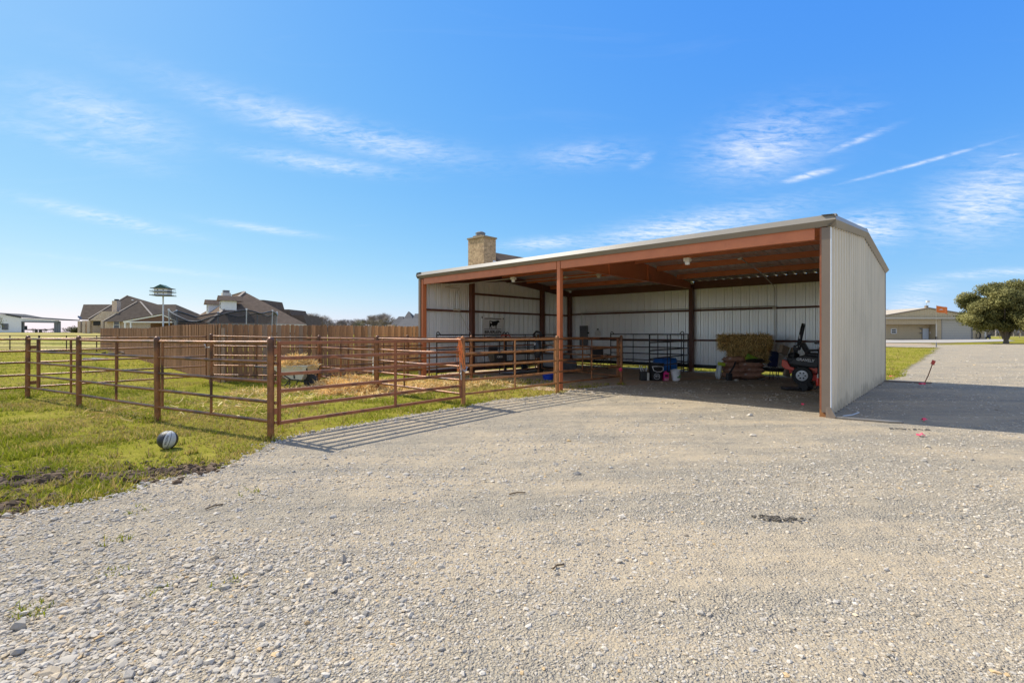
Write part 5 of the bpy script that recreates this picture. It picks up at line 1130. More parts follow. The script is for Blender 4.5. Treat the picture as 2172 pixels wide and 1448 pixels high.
MB().lathe([(0,-.44),(.22,-.44),(.275,-.40),(.285,-.15),(.295,-.13),(.295,-.10),(.285,-.08),(.285,.12),(.295,.14),(.295,.17),(.285,.19),(.275,.40),(.22,.44),(0,.44)],(0,0,0),26,Matrix.Rotation(math.pi/2,3,'Y')).build('barrel_shell',blu,brl,smooth=True); MB().lathe([(.03,0),(.03,.02),(0,.02)],(-.44,.12,.1),10,Matrix.Rotation(-math.pi/2,3,'Y')).build('bung',blu,brl)
# ------------------------------------------------------------------ left bay
cc=SW(9.55,7.35); chr_=empty('camp_chair',(cc.x,cc.y,.01),.12,'black folding camp chair in front of the back wall','chair'); fab=M['plastic']
for sx in (-1,1):
    MB().tube((sx*.30,-.28,0),(sx*.30,-.25,.62),.012,n=6).build('leg',M['black'],chr_); MB().tube((sx*.30,.26,0),(sx*.27,.30,.95),.012,n=6).build('leg',M['black'],chr_)
    MB().tube((sx*.30,-.28,.02),(-sx*.28,-.25,.42),.010,n=6).build('cross_brace',M['black'],chr_); MB().tube((sx*.30,.26,.02),(-sx*.28,.26,.42),.010,n=6).build('cross_brace',M['black'],chr_); MB().obox((sx*.36,-.02,.62),.12,.52,.035).build('armrest',fab,chr_,bevel=.012)
MB().box(-.29,-.26,.42,.29,.26,.45).build('seat',fab,chr_,bevel=.01); MB().obox((0,.29,.68),.58,.03,.52,Matrix.Rotation(-.06,3,'X')).build('backrest',fab,chr_,bevel=.012)
tk=SW(10.9,6.1); ck=empty('storage_chest',(tk.x,tk.y,.01),ROT,'grey storage chest with two white domed tubs on the lid','chest'); MB().box(-.5,-.35,.1,.5,.35,.62).build('chest_body',mat('grey_chest',(.40,.41,.41),(.34,.35,.35),3,.5),ck,bevel=.03); MB().box(-.53,-.38,.62,.53,.38,.70).build('lid',M['grey'],ck,bevel=.02)
for x in (-.45,.45): MB().box(x-.05,-.3,0,x+.05,.3,.1).build('foot',M['black'],ck)
for i,x in enumerate((-.28,.22)): t=SW(10.9-x,6.1); tub=MB().lathe([(.20,0),(.21,.10),(.16,.24),(.08,.30),(0,.31)],n=18).build('tub',M['white'],smooth=True,loc=(t.x,t.y,.712)); tag(tub,'%s white domed tub on the grey storage chest'%('left' if i else 'right'),'tub','white tubs on the chest')
# black feeder hung on the pen rail
p0=PI.lerp(PH,.283); dh=(PH-PI).normalized(); rz=math.atan2(dh.y,dh.x); fd=empty('hook_feeder',(p0.x,p0.y,.62),rz,'black plastic feed trough hooked over the pipe rail with white print','feeder')
fixn(MB().prism([(-.30,-.02,.28),(-.30,-.34,.28),(-.26,-.30,.03),(-.22,-.24,0),(-.22,-.06,0)],(.60,0,0)).build('trough',M['plastic'],fd,bevel=.02)); MB().box(-.33,-.36,.27,.33,.0,.31).build('rim',M['plastic'],fd,bevel=.01); MB().box(-.22,-.03,.31,.22,-.01,.46).build('back_plate',M['plastic'],fd)
mb=MB(); put_text(mb,'FORTEX',(-.02,-.345,.15),(1,0,0),(0,-.1,.99),.28,.07); mb.build('print',M['white'],fd)
for x in (-.2,.2): MB().path([(x,-.02,.40),(x,.0,.52),(x,.05,.54),(x,.06,.48)],.012,6).build('hook',M['galv'],fd)
bg_=empty('duffel_bag',(PH.x-.02,PH.y-.12,.62),.2,'black bag hanging over the post in the left bay','bag'); MB().lathe([(0,0),(.12,.02),(.17,.2),(.15,.5),(.10,.66),(.05,.74)],n=12).build('bag_body',M['plastic'],bg_,smooth=True); MB().path([(-.05,0,.70),(-.16,.06,.86),(-.04,.12,.98),(.12,.10,.95),(.14,.02,.80)],.045,8).build('bag_strap',M['plastic'],bg_,smooth=True); MB().obox((-.14,-.06,.52),.07,.05,.09).build('bag_tag',M['white'],bg_)
# show cattle chute
sc=SW(10.6,3.6); cu_=empty('fitting_chute',(sc.x,sc.y,.01),ROT,'dark fitting chute frame with pale headrest in the left bay','chute')
for x in (-.35,.35):
    for y in (-.9,-.1,.8): MB().tube((x,y,0),(x,y,1.25),.02,n=6).build('upright',M['black'],cu_)
    for z in (.45,.85,1.22): MB().tube((x,-.9,z),(x,.8,z),.018,n=6).build('side_rail',M['black'],cu_)
MB().box(-.4,-.95,.05,.4,.85,.12).build('floor',M['grey'],cu_); MB().obox((0,-.92,1.30),.75,.10,.08).build('headrest',M['cream'],cu_); MB().path([(-.35,-.9,1.25),(-.2,-.95,1.45),(.2,-.95,1.45),(.35,-.9,1.25)],.02,6).build('head_hoop',flat('red_hoop',(.45,.08,.05)),cu_)
for sx in (-.35,.35): MB().lathe([(.16,-.04),(.18,0),(.16,.04)],(sx*1.2,.6,.18),14,Matrix.Rotation(math.pi/2,3,'Y')).build('wheel',M['rubber'],cu_)
tp_=SW(9.35,4.9); tpw=empty('tarp_pile',(tp_.x,tp_.y,.01),0,'crumpled dark grey tarp heap beside the storage chest','tarp'); o=pillow(.62,.5,.55,seed=91,nx=14,ny=10).build('tarp',mat('dark_tarp',(.05,.052,.056),(.10,.10,.105),6,.6,0,.8,6),tpw,smooth=True)
tw=SW(9.1,4.0); tb2=empty('hanging_towel',(tw.x,tw.y,.12),.1,'pale towel hanging on the gate inside the shed','towel'); MB().prism([(-.12,0,0),(.06,0,.02),(.10,0,.62),(-.10,0,.62)],(0,.05,0)).build('towel_cloth',M['cream'],tb2,bevel=.015)
bp_=at(1163,804,15.9); pn=MB().lathe([(0,0),(.16,0),(.20,.17),(.215,.18),(.205,.20),(.19,.18),(.15,.02),(0,.02)],n=20).build('feed_pan',flat('royal_blue',(.012,.06,.42),.4),smooth=True,loc=(bp_.x,bp_.y,.012)); tag(pn,'royal blue rubber feed pan on the grass inside the pen','pan')
# ------------------------------------------------------------------ wheelbarrow and straw
wb=empty('wheelbarrow',(-5.92,13.35,0),-.10,'white wheelbarrow heaped with straw, black frame','wheelbarrow')
ty=mat('white_tray',(.60,.61,.55),(.50,.51,.46),5,.4)
def tray(o): return [[(-.62+o,-.34+o,.62),(.46-o,-.36+o,.66),(.46-o,.36-o,.66),(-.62+o,.34-o,.62)],[(-.22,-.22+o,.28+o),(.22,-.24+o,.27+o),(.22,.24-o,.27+o),(-.22,.22-o,.28+o)]]
for o_,nm in ((0,'tray'),):
    t,b_=tray(0); t2,b2=tray(.012); vs=t+b_+t2+b2; fs=[(4+i,4+(i+1)%4,(i+1)%4,i) for i in range(4)]+[(7,6,5,4)]+[(8+i,8+(i+1)%4,12+(i+1)%4,12+i) for i in range(4)]+[(12,13,14,15)]+[(i,(i+1)%4,8+(i+1)%4,8+i) for i in range(4)]
    fixn(MB().add(vs,fs).build('tray',ty,wb,bevel=.01))
MB().path([Vector(p) for p in t]+[Vector(t[0])],.014,6).build('tray_rim',ty,wb)
for s in (-1,1):
    MB().path([(-1.02,s*.30,.62),(-.70,s*.30,.60),(-.45,s*.28,.50),(-.1,s*.24,.28),(.30,s*.12,.20),(.52,s*.06,.18)],.017,8).build('handle',M['black'],wb,smooth=True); MB().tube((-1.08,s*.30,.625),(-.95,s*.30,.615),.022,n=8).build('grip',M['rubber'],wb)
    MB().path([(-.42,s*.29,.48),(-.44,s*.30,.02),(-.30,s*.30,.0),(-.12,s*.26,.26)],.015,6).build('leg',M['black'],wb,smooth=True); MB().bar((.02,s*.25,.30),(.02,s*.30,.58),.03,.02).build('tray_brace',M['black'],wb); MB().bar((.40,s*.20,.22),(.42,s*.34,.60),.03,.02).build('tray_brace',M['black'],wb)
MB().tube((-.42,-.30,.10),(-.42,.30,.10),.012,n=6).build('leg_brace',M['black'],wb)
o=MB().lathe([(.09,-.05),(.17,-.05),(.20,-.03),(.205,0),(.20,.03),(.17,.05),(.09,.05)],(.36,0,.205),20,Matrix.Rotation(math.pi/2,3,'X')).build('wheel',M['rubber'],wb,smooth=True); MB().lathe([(0,-.04),(.09,-.04),(.09,.04),(0,.04)],(.36,0,.205),14,Matrix.Rotation(math.pi/2,3,'X')).build('rim',M['grey'],o)
C1,C2=(.62,.39,.13),(1.0,.80,.40)
def pile_gen(c,a,b_,h,rot=0.0,spread=1.0):
    def g(rs,n):
        r=np.sqrt(rs.rand(n))*1.05; t=rs.rand(n)*2*math.pi; x=r*np.cos(t)*a; y=r*np.sin(t)*b_; z=h*np.maximum(0,1-r**1.6)*(.7+.6*vnoise(x*3+9,y*3))+.01
        p=np.stack([c[0]+x*math.cos(rot)-y*math.sin(rot),c[1]+x*math.sin(rot)+y*math.cos(rot),c[2]+z],1); d=rs.normal(size=(n,3))*np.array([1,1,.35])+np.array([0,0,.12]); return p,d
    return g
lx=MB().lathe([(0,.20),(.25,.16),(.5,.06),(.62,0)],(0,0,0),16).build('straw_load_core',mat('straw_core',(.55,.36,.13),(.35,.22,.085),18,.9,0,.8,30),None,smooth=True); lx.scale=(.82,.50,.85); 
sl_=empty('straw_load',(-5.98,13.36,.62),-.10,'heap of loose straw filling the white wheelbarrow','straw'); lx.parent=sl_; lx.name='straw_core'; lx.location=(0,0,0)
vs,fs,cl=strands(2600,pile_gen((0,0,0),.54,.34,.28),.17,.014,C1,C2,5); np_mesh('straw_strands',vs,fs,cl,M['straw'],sl_)['kind']='stuff'
def straw_heap(c,a,b_,h,n,rot,seed):
    return strands(n,pile_gen(c,a,b_,h,rot),.22,.017,C1,C2,seed)
parts=[straw_heap((-4.55,13.55,.0),1.15,.85,.26,5200,.6,1),straw_heap((-4.0,12.55,0),.95,.50,.24,4800,.5,2),straw_heap((-4.9,13.9,0),.9,.5,.22,2200,.3,3),straw_heap((-2.95,12.6,0),1.3,.65,.04,2200,.75,4),straw_heap((-2.1,13.9,0),1.3,1.1,.03,2200,.75,6),straw_heap((-3.3,14.6,0),1.2,1.2,.03,1300,.2,7),straw_heap((-6.3,12.6,0),1.0,.8,.015,600,.2,8),straw_heap((-4.6,11.2,0),1.6,1.0,.012,300,.2,9),straw_heap((-6.2,9.8,0),2.2,1.4,.012,380,.1,10),straw_heap((-.6,14.9,0),1.0,.9,.02,800,.1,13)]
for sc_,rt,hh in (((1.1,.8,.22),.6,(-4.55,13.55)),((.9,.45,.20),.5,(-4.0,12.55))):
    o=MB().lathe([(0,1),(.4,.8),(.75,.35),(1.0,0)],n=20).build('straw_heap',M['straw_core'] if 'straw_core' in M else bpy.data.materials['straw_core'],smooth=True,loc=(hh[0],hh[1],-.005),rot=(0,0,rt)); o.scale=(sc_[0],sc_[1],sc_[2]*.75); tag(o,'%s mound of straw under the loose straw by the gate post'%('back' if hh[0]<-4.3 else 'front'),'straw')
off=0; V_=[];F_=[];C_=[]
for a,b_,c in parts: V_.append(a);F_.append(b_+off);C_.append(c);off+=len(a)
so=np_mesh('straw',np.concatenate(V_),np.concatenate(F_),np.concatenate(C_),M['straw']); tag(so,'loose golden straw scattered around the wheelbarrow and gate','straw',kind='stuff')
# ------------------------------------------------------------------ basketball
bx0=(-4.58,6.40); ball=empty('basketball',(bx0[0],bx0[1],.118),.0,'black and white basketball on the grass near the gravel','ball')
bk_=mat('ball_black',(.018,.018,.022),(.028,.028,.034),9,.45,0,.25,220); wt=mat('ball_white',(.56,.55,.51),(.46,.45,.41),8,.5,0,.25,220)
RB=.12; n=24; ng=14
Mo=Matrix.Rotation(.16,3,'Y') @ Matrix.Rotation(-.25,3,'X')
pan=[(-200,-118,0),(-118,-52,0),(-52,-12,0),(-118,-52,0)]
edges=[-150,-80,10,46,84,150,210]; cols=[0,0,1,1,0,0]
for k in range(6):
    vs=[];fs=[]; a0,a1=edges[k]+1.6,edges[k+1]-1.6; na=8
    for i in range(na+1):
        for j in range(n+1):
            lon=math.radians(a0+(a1-a0)*i/na); lat=-math.pi/2+math.pi*j/n; x=math.sin(lon)*math.cos(lat); y=-math.cos(lon)*math.cos(lat); vs.append(Mo @ Vector((x*RB,y*RB,math.sin(lat)*RB)))
    for i in range(na):
        for j in range(n): a=i*(n+1)+j; fs.append((a,a+1,a+n+2,a+n+1))
    fixn(MB().add(vs,fs).build('ball_panel',wt if cols[k] else bk_,ball,smooth=True))
fixn(MB().lathe([(0,-RB+.002)]+[((RB-.0025)*math.cos(a),(RB-.0025)*math.sin(a)) for a in [math.radians(-80+10*i) for i in range(17)]]+[(0,RB-.002)],n=28).build('seams',M['rubber'],ball,smooth=True))
mb=MB()
vs2,fs2=text_faces('SPALDING',.13,.026,bold=.02); pp=[]
for a,b_ in vs2: lon=math.radians(27)+(-b_)/RB*1.0; lat=a/RB; pp.append(Mo @ (Vector((math.sin(lon)*math.cos(lat),-math.cos(lon)*math.cos(lat),math.sin(lat)))*(RB+.0012)))
mb.add(pp,fs2); mb.build('lettering',bk_,ball)
# ------------------------------------------------------------------ small things on the gravel
pk=flat('neon_pink',(.85,.06,.13),.55)
def flagbit(x,y,z,label,s=.05,seed=0):
    rn=random.Random(seed); vs=[]; fs=[]
    for i in range(4):
        for j in range(3): vs.append(((i/3-.5)*s*2.2,(j/2-.5)*s*1.4,rn.uniform(.004,.035)+(.03 if i==1 else 0)))
    for i in range(3):
        for j in range(2): a=i*3+j; fs.append((a,a+3,a+4,a+1))
    o=MB().add(vs,fs).build('marker_flag',pk,loc=(x,y,z),rot=(0,0,rn.uniform(0,3))); tag(o,label,'marker flag','pink marker flags'); return o
flagbit(13.27,16.81,.02,'small pink marker flag on the sunlit gravel beside the stake',.065,1); flagbit(7.12,8.31,.02,'pink marker flag lying in the shed shadow',.05,2); flagbit(6.03,7.1,.015,'flat pink marker flag on sunlit gravel in front of the shadow',.045,3); flagbit(6.15,10.15,.02,'pink marker flag on the gravel just inside the right column',.04,4)
pf=MB().lathe([(0,-.05),(.04,-.03),(.06,.02),(.03,.06),(0,.07)],n=7).build('flag_ribbon',pk,loc=(PG.x-.03,PG.y-.06,.45)); tag(pf,'pink ribbon knot tied on the fence end post in the shed','ribbon')
sk2=empty('marker_stake',(12.30,14.40,0),0,'leaning thin metal stake with red reflector on the gravel','stake'); a=Vector((0,0,-.05)); b_=Vector((.33,.05,.62)); MB().path([a,a.lerp(b_,.5)+Vector((.02,0,0)),b_],.014,6).build('rod',M['rust'],sk2); MB().obox(b_+Vector((.02,0,.04)),.10,.02,.13,Matrix.Rotation(.45,3,'Y')).build('reflector',flat('red_reflector',(.55,.04,.03),.3),sk2); MB().obox(Vector((-.04,-.02,.03)),.12,.1,.05).build('pink_base',pk,sk2)
fb=empty('flashing_strip',(5.78,8.58,.012),-.60,'tan metal flashing strip lying at the shed right corner','flashing'); fixn(MB().prism([(0,0,0),(.72,0,0),(.92,.06,0),(.95,.10,0),(.70,.10,0),(0,.09,0)],(0,0,.035)).build('strip',M['fasc'],fb,bevel=.006)); MB().path([(.10,.05,.05),(.24,.22,.06),(.34,.32,.10)],.012,6).build('bent_wire',M['galv'],fb)
fb2=empty('flashing_strip',(11.75,15.20,.012),-.66,'grey flashing strip on the gravel at the shed back corner','flashing'); MB().prism([(0,0,0),(.9,0,0),(1.15,.05,0),(.9,.12,0),(0,.10,0)],(0,0,.05)).build('strip',M['trim'],fb2,bevel=.006)
mb=MB(); rs=random.Random(5)
for i in range(26): x=rs.uniform(0,.55); mb.obox((x,rs.uniform(-.03,.03),.010),.035,.014,.010,Matrix.Rotation(rs.uniform(0,3),3,'Z'))
o=mb.build('rubber_scrap',mat('dusty_rubber',(.09,.085,.075),(.15,.14,.12),20,.9),loc=(6.02,7.66,.012),rot=(0,0,-.2)); tag(o,'shredded black rubber strip at the edge of the shed shadow','scrap',kind='stuff')
mb=MB()
for i in range(60):
    x=rs.gauss(0,.12); y=rs.choice((-.045,-.02,.005,.03))+rs.gauss(0,.006); mb.obox((x,y-x*.14,.012+rs.uniform(-.004,.004)),rs.uniform(.010,.030),rs.uniform(.008,.014),.010,Matrix.Rotation(rs.uniform(-.6,.6),3,'Z'))
o=mb.build('tar_clump',mat('dark_debris',(.10,.085,.065),(.17,.145,.11),30,.95),loc=(2.2,3.93,.012)); tag(o,'dark scrape of black debris pressed into the gravel','debris',kind='stuff')
for i,(x,y,rz,l) in enumerate(((.30,3.12,.7,.10),(.05,4.55,.3,.16),(-2.6,4.2,1.0,.14))):
    o=MB().path([(-l/2,0,.012),(0,.012,.016),(l/2,-.004,.012)],.006,5).build('twig',mat('dead_twig',(.16,.10,.05),(.10,.06,.03),20,.9),loc=(x,y,.01),rot=(0,0,rz)); tag(o,('curled brown twig on the gravel near the bottom centre','dark twig on the gravel in front of the big gate','thin twig on the gravel near the grass edge')[i],'twig')
mb=MB()
for c_ in range(4):
    for k in range(26):
        t=k/26
        if rs.random()<.55: continue
        x=2.36+.95*t+c_*.055+rs.uniform(-.01,.01); y=4.02+1.5*t+rs.uniform(-.01,.01); mb.obox((x,y,.009),.035,.018,.010,Matrix.Rotation(rs.uniform(.3,.9)*(1 if c_%2 else -1),3,'Z'))
o=mb.build('tyre_tread_marks',M['gravel']); tag(o,'faint tyre tread ridges pressed in the gravel','tyre marks',kind='stuff')
p=at(243,746,31); db=empty('debris_pile',(p.x,p.y,gzf(p.x,p.y)),0,'dark pile of rubble and limbs beside the far end of the wooden fence','debris')
for i in range(16): MB().obox((R.gauss(0,1.1),R.gauss(0,.35),.06+R.random()*.12),R.uniform(.2,.6),R.uniform(.1,.3),.07,Matrix.Rotation(R.uniform(-.3,.3),3,'Y') @ Matrix.Rotation(R.uniform(0,3),3,'Z')).build('rubble',M['bark'],db)
p=at(205,759,26); ps=empty('pipe_stack',(p.x,p.y,gzf(p.x,p.y)),0,'short grey pipes lying in the grass left of the wooden fence','pipes')
for i in range(9): MB().tube((R.uniform(-.7,.7),R.uniform(-.3,.3),.05),(R.uniform(-.7,.7),R.uniform(-.3,.3),.07),.045,n=6).build('pipe',M['grey'],ps)
# ------------------------------------------------------------------ loose gravel stones
def ico():
    t=(1+5**.5)/2; v=np.array([(-1,t,0),(1,t,0),(-1,-t,0),(1,-t,0),(0,-1,t),(0,1,t),(0,-1,-t),(0,1,-t),(t,0,-1),(t,0,1),(-t,0,-1),(-t,0,1)],float); v/=np.linalg.norm(v[0])
    f=np.array([(0,11,5),(0,5,1),(0,1,7),(0,7,10),(0,10,11),(1,5,9),(5,11,4),(11,10,2),(10,7,6),(7,1,8),(3,9,4),(3,4,2),(3,2,6),(3,6,8),(3,8,9),(4,9,5),(2,4,11),(6,2,10),(8,6,7),(9,8,1)]); return v,f
GP=np.array(GRAVEL)
def stones():
    rs=np.random.RandomState(11); P=[]; S=[]
    for y0,y1,den,smu in ((1.5,2.6,4200,.0048),(2.6,3.8,3000,.0054),(3.8,5.5,1500,.0064),(5.5,8,560,.0076),(8,13,130,.0098),(13,20,40,.014),(20,44,7,.022)):
        wd=1.30*y1+.6; nn=int(den*(y1-y0)*2*wd); x=rs.uniform(-wd,wd,nn); y=rs.uniform(y0,y1,nn); k=np.abs(x)<1.22*y+.5
        # coarse, loose stone towards the left and along the edges; packed fines in wheel tracks
        xr_=x*.85+y*.52; yr_=-x*.52+y*.85; coarse=_ss(.40,.60,fbm(xr_*.25+3,yr_*1.1+5)); lf=_ss(.5,-2.5,x)*_ss(6,2.5,y); keep=rs.rand(nn)<(.14+.70*coarse+.5*lf)
        k&=keep&inside(GRAVEL,x,y); x,y=x[k],y[k]; s=smu*np.exp(rs.normal(0,.42,len(x)))*(1+.75*_ss(.5,-2.5,x)*_ss(5,2,y)); big=rs.rand(len(x))<.006; s[big]*=rs.uniform(1.4,2.0,big.sum()); P.append(np.stack([x,y],1)); S.append(s)
    # a rim of larger stones along the grass edge
    e=np.array(GRAVEL[2:26]); 
    for i in range(len(e)-1):
        L=np.linalg.norm(e[i+1]-e[i]); m=int(L*170); t=rs.rand(m,1); nrm=np.array([-(e[i+1]-e[i])[1],(e[i+1]-e[i])[0]])/max(L,1e-6); P.append(e[i]+(e[i+1]-e[i])*t+nrm*rs.normal(-.04,.09,(m,1))); S.append(.011*np.exp(rs.normal(0,.4,m)))
    P=np.concatenate(P); S=np.concatenate(S); n=len(P); v,f=ico()
    vv=v[None]*(1+rs.uniform(-.32,.30,(n,12,1))); sc=S[:,None]*np.stack([rs.uniform(.9,1.6,n),rs.uniform(.75,1.15,n),rs.uniform(.42,.75,n)],1); vv=vv*sc[:,None,:]
    tl=rs.normal(0,.28,n); c,s_=np.cos(tl),np.sin(tl); y2=vv[:,:,1]*c[:,None]-vv[:,:,2]*s_[:,None]; z2=vv[:,:,1]*s_[:,None]+vv[:,:,2]*c[:,None]
    a=rs.rand(n)*6.283; c,s_=np.cos(a),np.sin(a); x3=vv[:,:,0]*c[:,None]-y2*s_[:,None]; y3=vv[:,:,0]*s_[:,None]+y2*c[:,None]
    z0=.010+sc[:,2]*rs.uniform(-.25,.45,n); W=np.stack([x3+P[:,0:1],y3+P[:,1:2],z2+z0[:,None]],2).reshape(-1,3); F=(f[None]+np.arange(n)[:,None,None]*12).reshape(-1,3)
    pal=np.array([(.44,.41,.36),(.49,.465,.42),(.38,.36,.325),(.47,.405,.31),(.43,.39,.33),(.31,.30,.28),(.52,.39,.23),(.40,.385,.36)]); w=np.array([.24,.17,.16,.13,.17,.04,.02,.07]); ci=rs.choice(8,n,p=w/w.sum()); col=pal[ci]*rs.uniform(.80,1.16,(n,1))*np.array([1.05,.99,.90]); return W,F,np.repeat(col,12,0),n
W,F,Cc,ns=stones(); go=np_mesh('gravel_stones',W,F,Cc,M['stone']); tag(go,'loose pale limestone gravel spread over the drive','gravel',kind='stuff')
# ------------------------------------------------------------------ grass
SHP=[(p.x,p.y) for p in (SW(-.1,.9),SW(5.6,.9),SW(5.9,2.2),SW(12.3,1.2),SW(12.3,8.9),SW(-.1,8.9))]
def grass():
    rs=np.random.RandomState(21); P=[]; H=[]
    for y0,y1,den,h in ((3.4,5.5,1500,.034),(5.5,8,1050,.036),(8,11,640,.038),(11,15,330,.042),(15,22,130,.050),(22,34,34,.06),(34,60,8,.08)):
        xr=1.25*y1; n=int(den*(y1-y0)*2*xr); x=rs.uniform(-xr,xr,n); y=rs.uniform(y0,y1,n); k=(np.abs(x)<1.2*y+.6)&~inside(GRAVEL,x,y)&~inside(SHP,x,y)
        for s in SOIL: k&=~(inside(s,x,y)&(rs.rand(n)<.62))
        d=fbm(x*.9+40,y*.9+2); k&=rs.rand(n)<(.16+1.25*_ss(.36,.60,d)); P.append(np.stack([x[k],y[k]],1)); H.append(h*np.exp(rs.normal(0,.32,k.sum()))*(.75+.6*_ss(.4,.65,fbm(x[k]*1.7,y[k]*1.7))))
    # weeds poking through the gravel at the left, fringe along the edge
    for cx_,cy_,m,h in ((-2.55,3.05,26,.032),(-2.1,2.86,22,.030),(-2.62,2.62,40,.034),(-2.9,3.55,14,.04),(-1.75,2.95,10,.04),(-3.2,4.1,16,.04),(-2.5,4.6,8,.05)):
        P.append(np.array([cx_,cy_])+rs.normal(0,.05,(m,2))); H.append(h*rs.uniform(.6,1.4,m))
    m=2600; x=rs.uniform(-14,6,m); y=rs.uniform(3.8,16,m); k=~inside(GRAVEL,x,y)&~inside(SHP,x,y)&(fbm(x*.7+4,y*.7)>.47); c0=np.stack([x[k],y[k]],1); c0=np.repeat(c0,9,0)+rs.normal(0,.035,(k.sum()*9,2)); P.append(c0); H.append(.066*rs.uniform(.6,1.4,len(c0)))
    for p in (PA,PB,PC,PD,PE,PF,PG,PJ,PI,PK,PL,PM):
        m=46; P.append(np.array([p.x,p.y])+rs.normal(0,.075,(m,2))); H.append(.075*rs.uniform(.5,1.5,m))
    P=np.concatenate(P); H=np.concatenate(H); n=len(P); K=3
    P=np.repeat(P,K,0)+rs.normal(0,.012,(n*K,2)); H=np.repeat(H,K)*rs.uniform(.5,1.25,n*K); n*=K; a=rs.rand(n)*6.283; lean=rs.uniform(.2,1.3,n)*H; wd=H*.085+.0016
    z=gz(P[:,0],P[:,1])+.0; dx,dy=np.cos(a),np.sin(a)
    A=np.stack([P[:,0]-dy*wd,P[:,1]+dx*wd,z],1); B=np.stack([P[:,0]+dy*wd,P[:,1]-dx*wd,z],1); C=np.stack([P[:,0]+dx*lean,P[:,1]+dy*lean,z+H],1)
    vs=np.stack([A,B,C],1).reshape(-1,3); fs=np.arange(n*3).reshape(-1,3)
    g1=np.array((.19,.225,.016)); g2=np.array((.31,.32,.028)); ye=np.array((.56,.45,.12)); bn=np.array((.39,.275,.12))
    t=_ss(.42,.60,.6*fbm(P[:,0]*.5+11,P[:,1]*.5+7)+.4*fbm(P[:,0]*1.9+1,P[:,1]*1.9+7)+rs.normal(0,.04,n))[:,None]; u_=rs.rand(n,1); col=g1*(1-u_)+g2*u_; dry=(rs.rand(n,1)<(.09+.66*t)); dr=ye*(1-u_)+bn*u_; col=np.where(dry,dr,col)*rs.uniform(.75,1.25,(n,1))
    return vs,fs,np.repeat(col,3,0)
vs,fs,cl=grass(); gr=np_mesh('grass',vs,fs,cl,M['grassb']); tag(gr,'short patchy green and straw coloured grass','grass',kind='stuff')

def clods():
    rs=np.random.RandomState(41); P=[]
    for s in SOIL:
        a=np.array(s); lo,hi=a.min(0)-.12,a.max(0)+.12; x=rs.uniform(lo[0],hi[0],1500); y=rs.uniform(lo[1],hi[1],1500); k=inside(s,x,y)|(rs.rand(1500)<.12); P.append(np.stack([x[k],y[k]],1))
    P=np.concatenate(P); n=len(P); v,f=ico(); s=.013*np.exp(rs.normal(0,.5,n)); vv=v[None]*(1+rs.uniform(-.35,.35,(n,12,1)))*s[:,None,None]*np.array([1.2,1.0,.75]); W=vv+np.concatenate([P,.006+s[:,None]*.3],1)[:,None,:]; F=(f[None]+np.arange(n)[:,None,None]*12).reshape(-1,3)
    col=np.array([(.12,.082,.052)])*rs.uniform(.5,1.7,(n,1)); return W.reshape(-1,3),F,np.repeat(col,12,0)
W,F,Cc=clods(); so2=np_mesh('soil_clods',W,F,Cc,M['stone']); tag(so2,'dark crumbled soil clods in the grass scrapes','soil',kind='stuff')
def thatch(rs,n):
    k=rs.randint(0,len(SOIL),n); P=np.zeros((n,3))
    for i,s in enumerate(SOIL):
        a=np.array(s); m=k==i; P[m,:2]=rs.uniform(a.min(0)-.1,a.max(0)+.1,(m.sum(),2))
    P[:,2]=.012; return P,rs.normal(size=(n,3))*np.array([1,1,.15])
vs,fs,cl=strands(900,thatch,.09,.006,(.25,.17,.09),(.52,.42,.24),44); th=np_mesh('thatch',vs,fs,cl,M['straw']); tag(th,'dead grass strands over the soil scrapes','thatch',kind='stuff')
# ------------------------------------------------------------------ trees
def branch_tree(mb,p,d,L,r,depth,rn,tips,spread=.55,n=5,maxd=5,gravity=0.0):
    d=d.normalized(); q=p+d*L*.5+Vector((rn.uniform(-1,1),rn.uniform(-1,1),rn.uniform(-.5,.5)))*L*.06; e=p+d*L
    mb.path([p,q,e],[r,r*.86,r*.7],max(3,n-depth//2),caps=False)
    if depth>=maxd: tips.append((e,d)); return
    k=2 if rn.random()<.55 else 3
    for i in range(k):
        ax=Vector((rn.uniform(-1,1),rn.uniform(-1,1),rn.uniform(-1,1))).normalized(); nd=(d+ax*spread*rn.uniform(.7,1.4)+Vector((0,0,.12-gravity))).normalized()
        branch_tree(mb,e,nd,L*rn.uniform(.62,.86),r*.64,depth+1,rn,tips,spread,n,maxd,gravity)
def bare_tree(name,seed,h,label,loc,group='bare trees along the far tree line'):
    rn=random.Random(seed); e=empty(name,loc,rn.uniform(0,6),label,'tree',group); mb=MB(); tips=[]
    branch_tree(mb,Vector((0,0,-.2)),Vector((rn.uniform(-.1,.1),rn.uniform(-.1,.1),1)),h*.15,h*.026,0,rn,tips,.85,6,5); mb.build('trunk',M['twig'],e)
    tw=MB()
    for p,d in tips:
        for k in range(7):
            dd=(d+Vector((rn.uniform(-1,1),rn.uniform(-1,1),rn.uniform(-.6,.9)))*.9).normalized(); q=p+dd*h*rn.uniform(.05,.12); s=dd.orthogonal().normalized()*h*.0032; tw.add([p-s,p+s,q],[(0,1,2)])
            d3=(dd+Vector((rn.uniform(-1,1),rn.uniform(-1,1),rn.uniform(-1,1)))*.6).normalized(); m_=p.lerp(q,.5); tw.add([m_-s*.7,m_+s*.7,m_+d3*h*.06],[(0,1,2)])
    o=tw.build('crown',M['twig'],e); o['kind']='stuff'; return e
protos=[]; rn=random.Random(77)
spec=[]
for k in range(30): px=642+k*8.2+rn.uniform(-3,3); spec.append((px,rn.uniform(165,195),8.3+1.6*math.sin(px*.05)+max(0,(px-770)/60)*1.1+rn.uniform(-.9,1.0)))
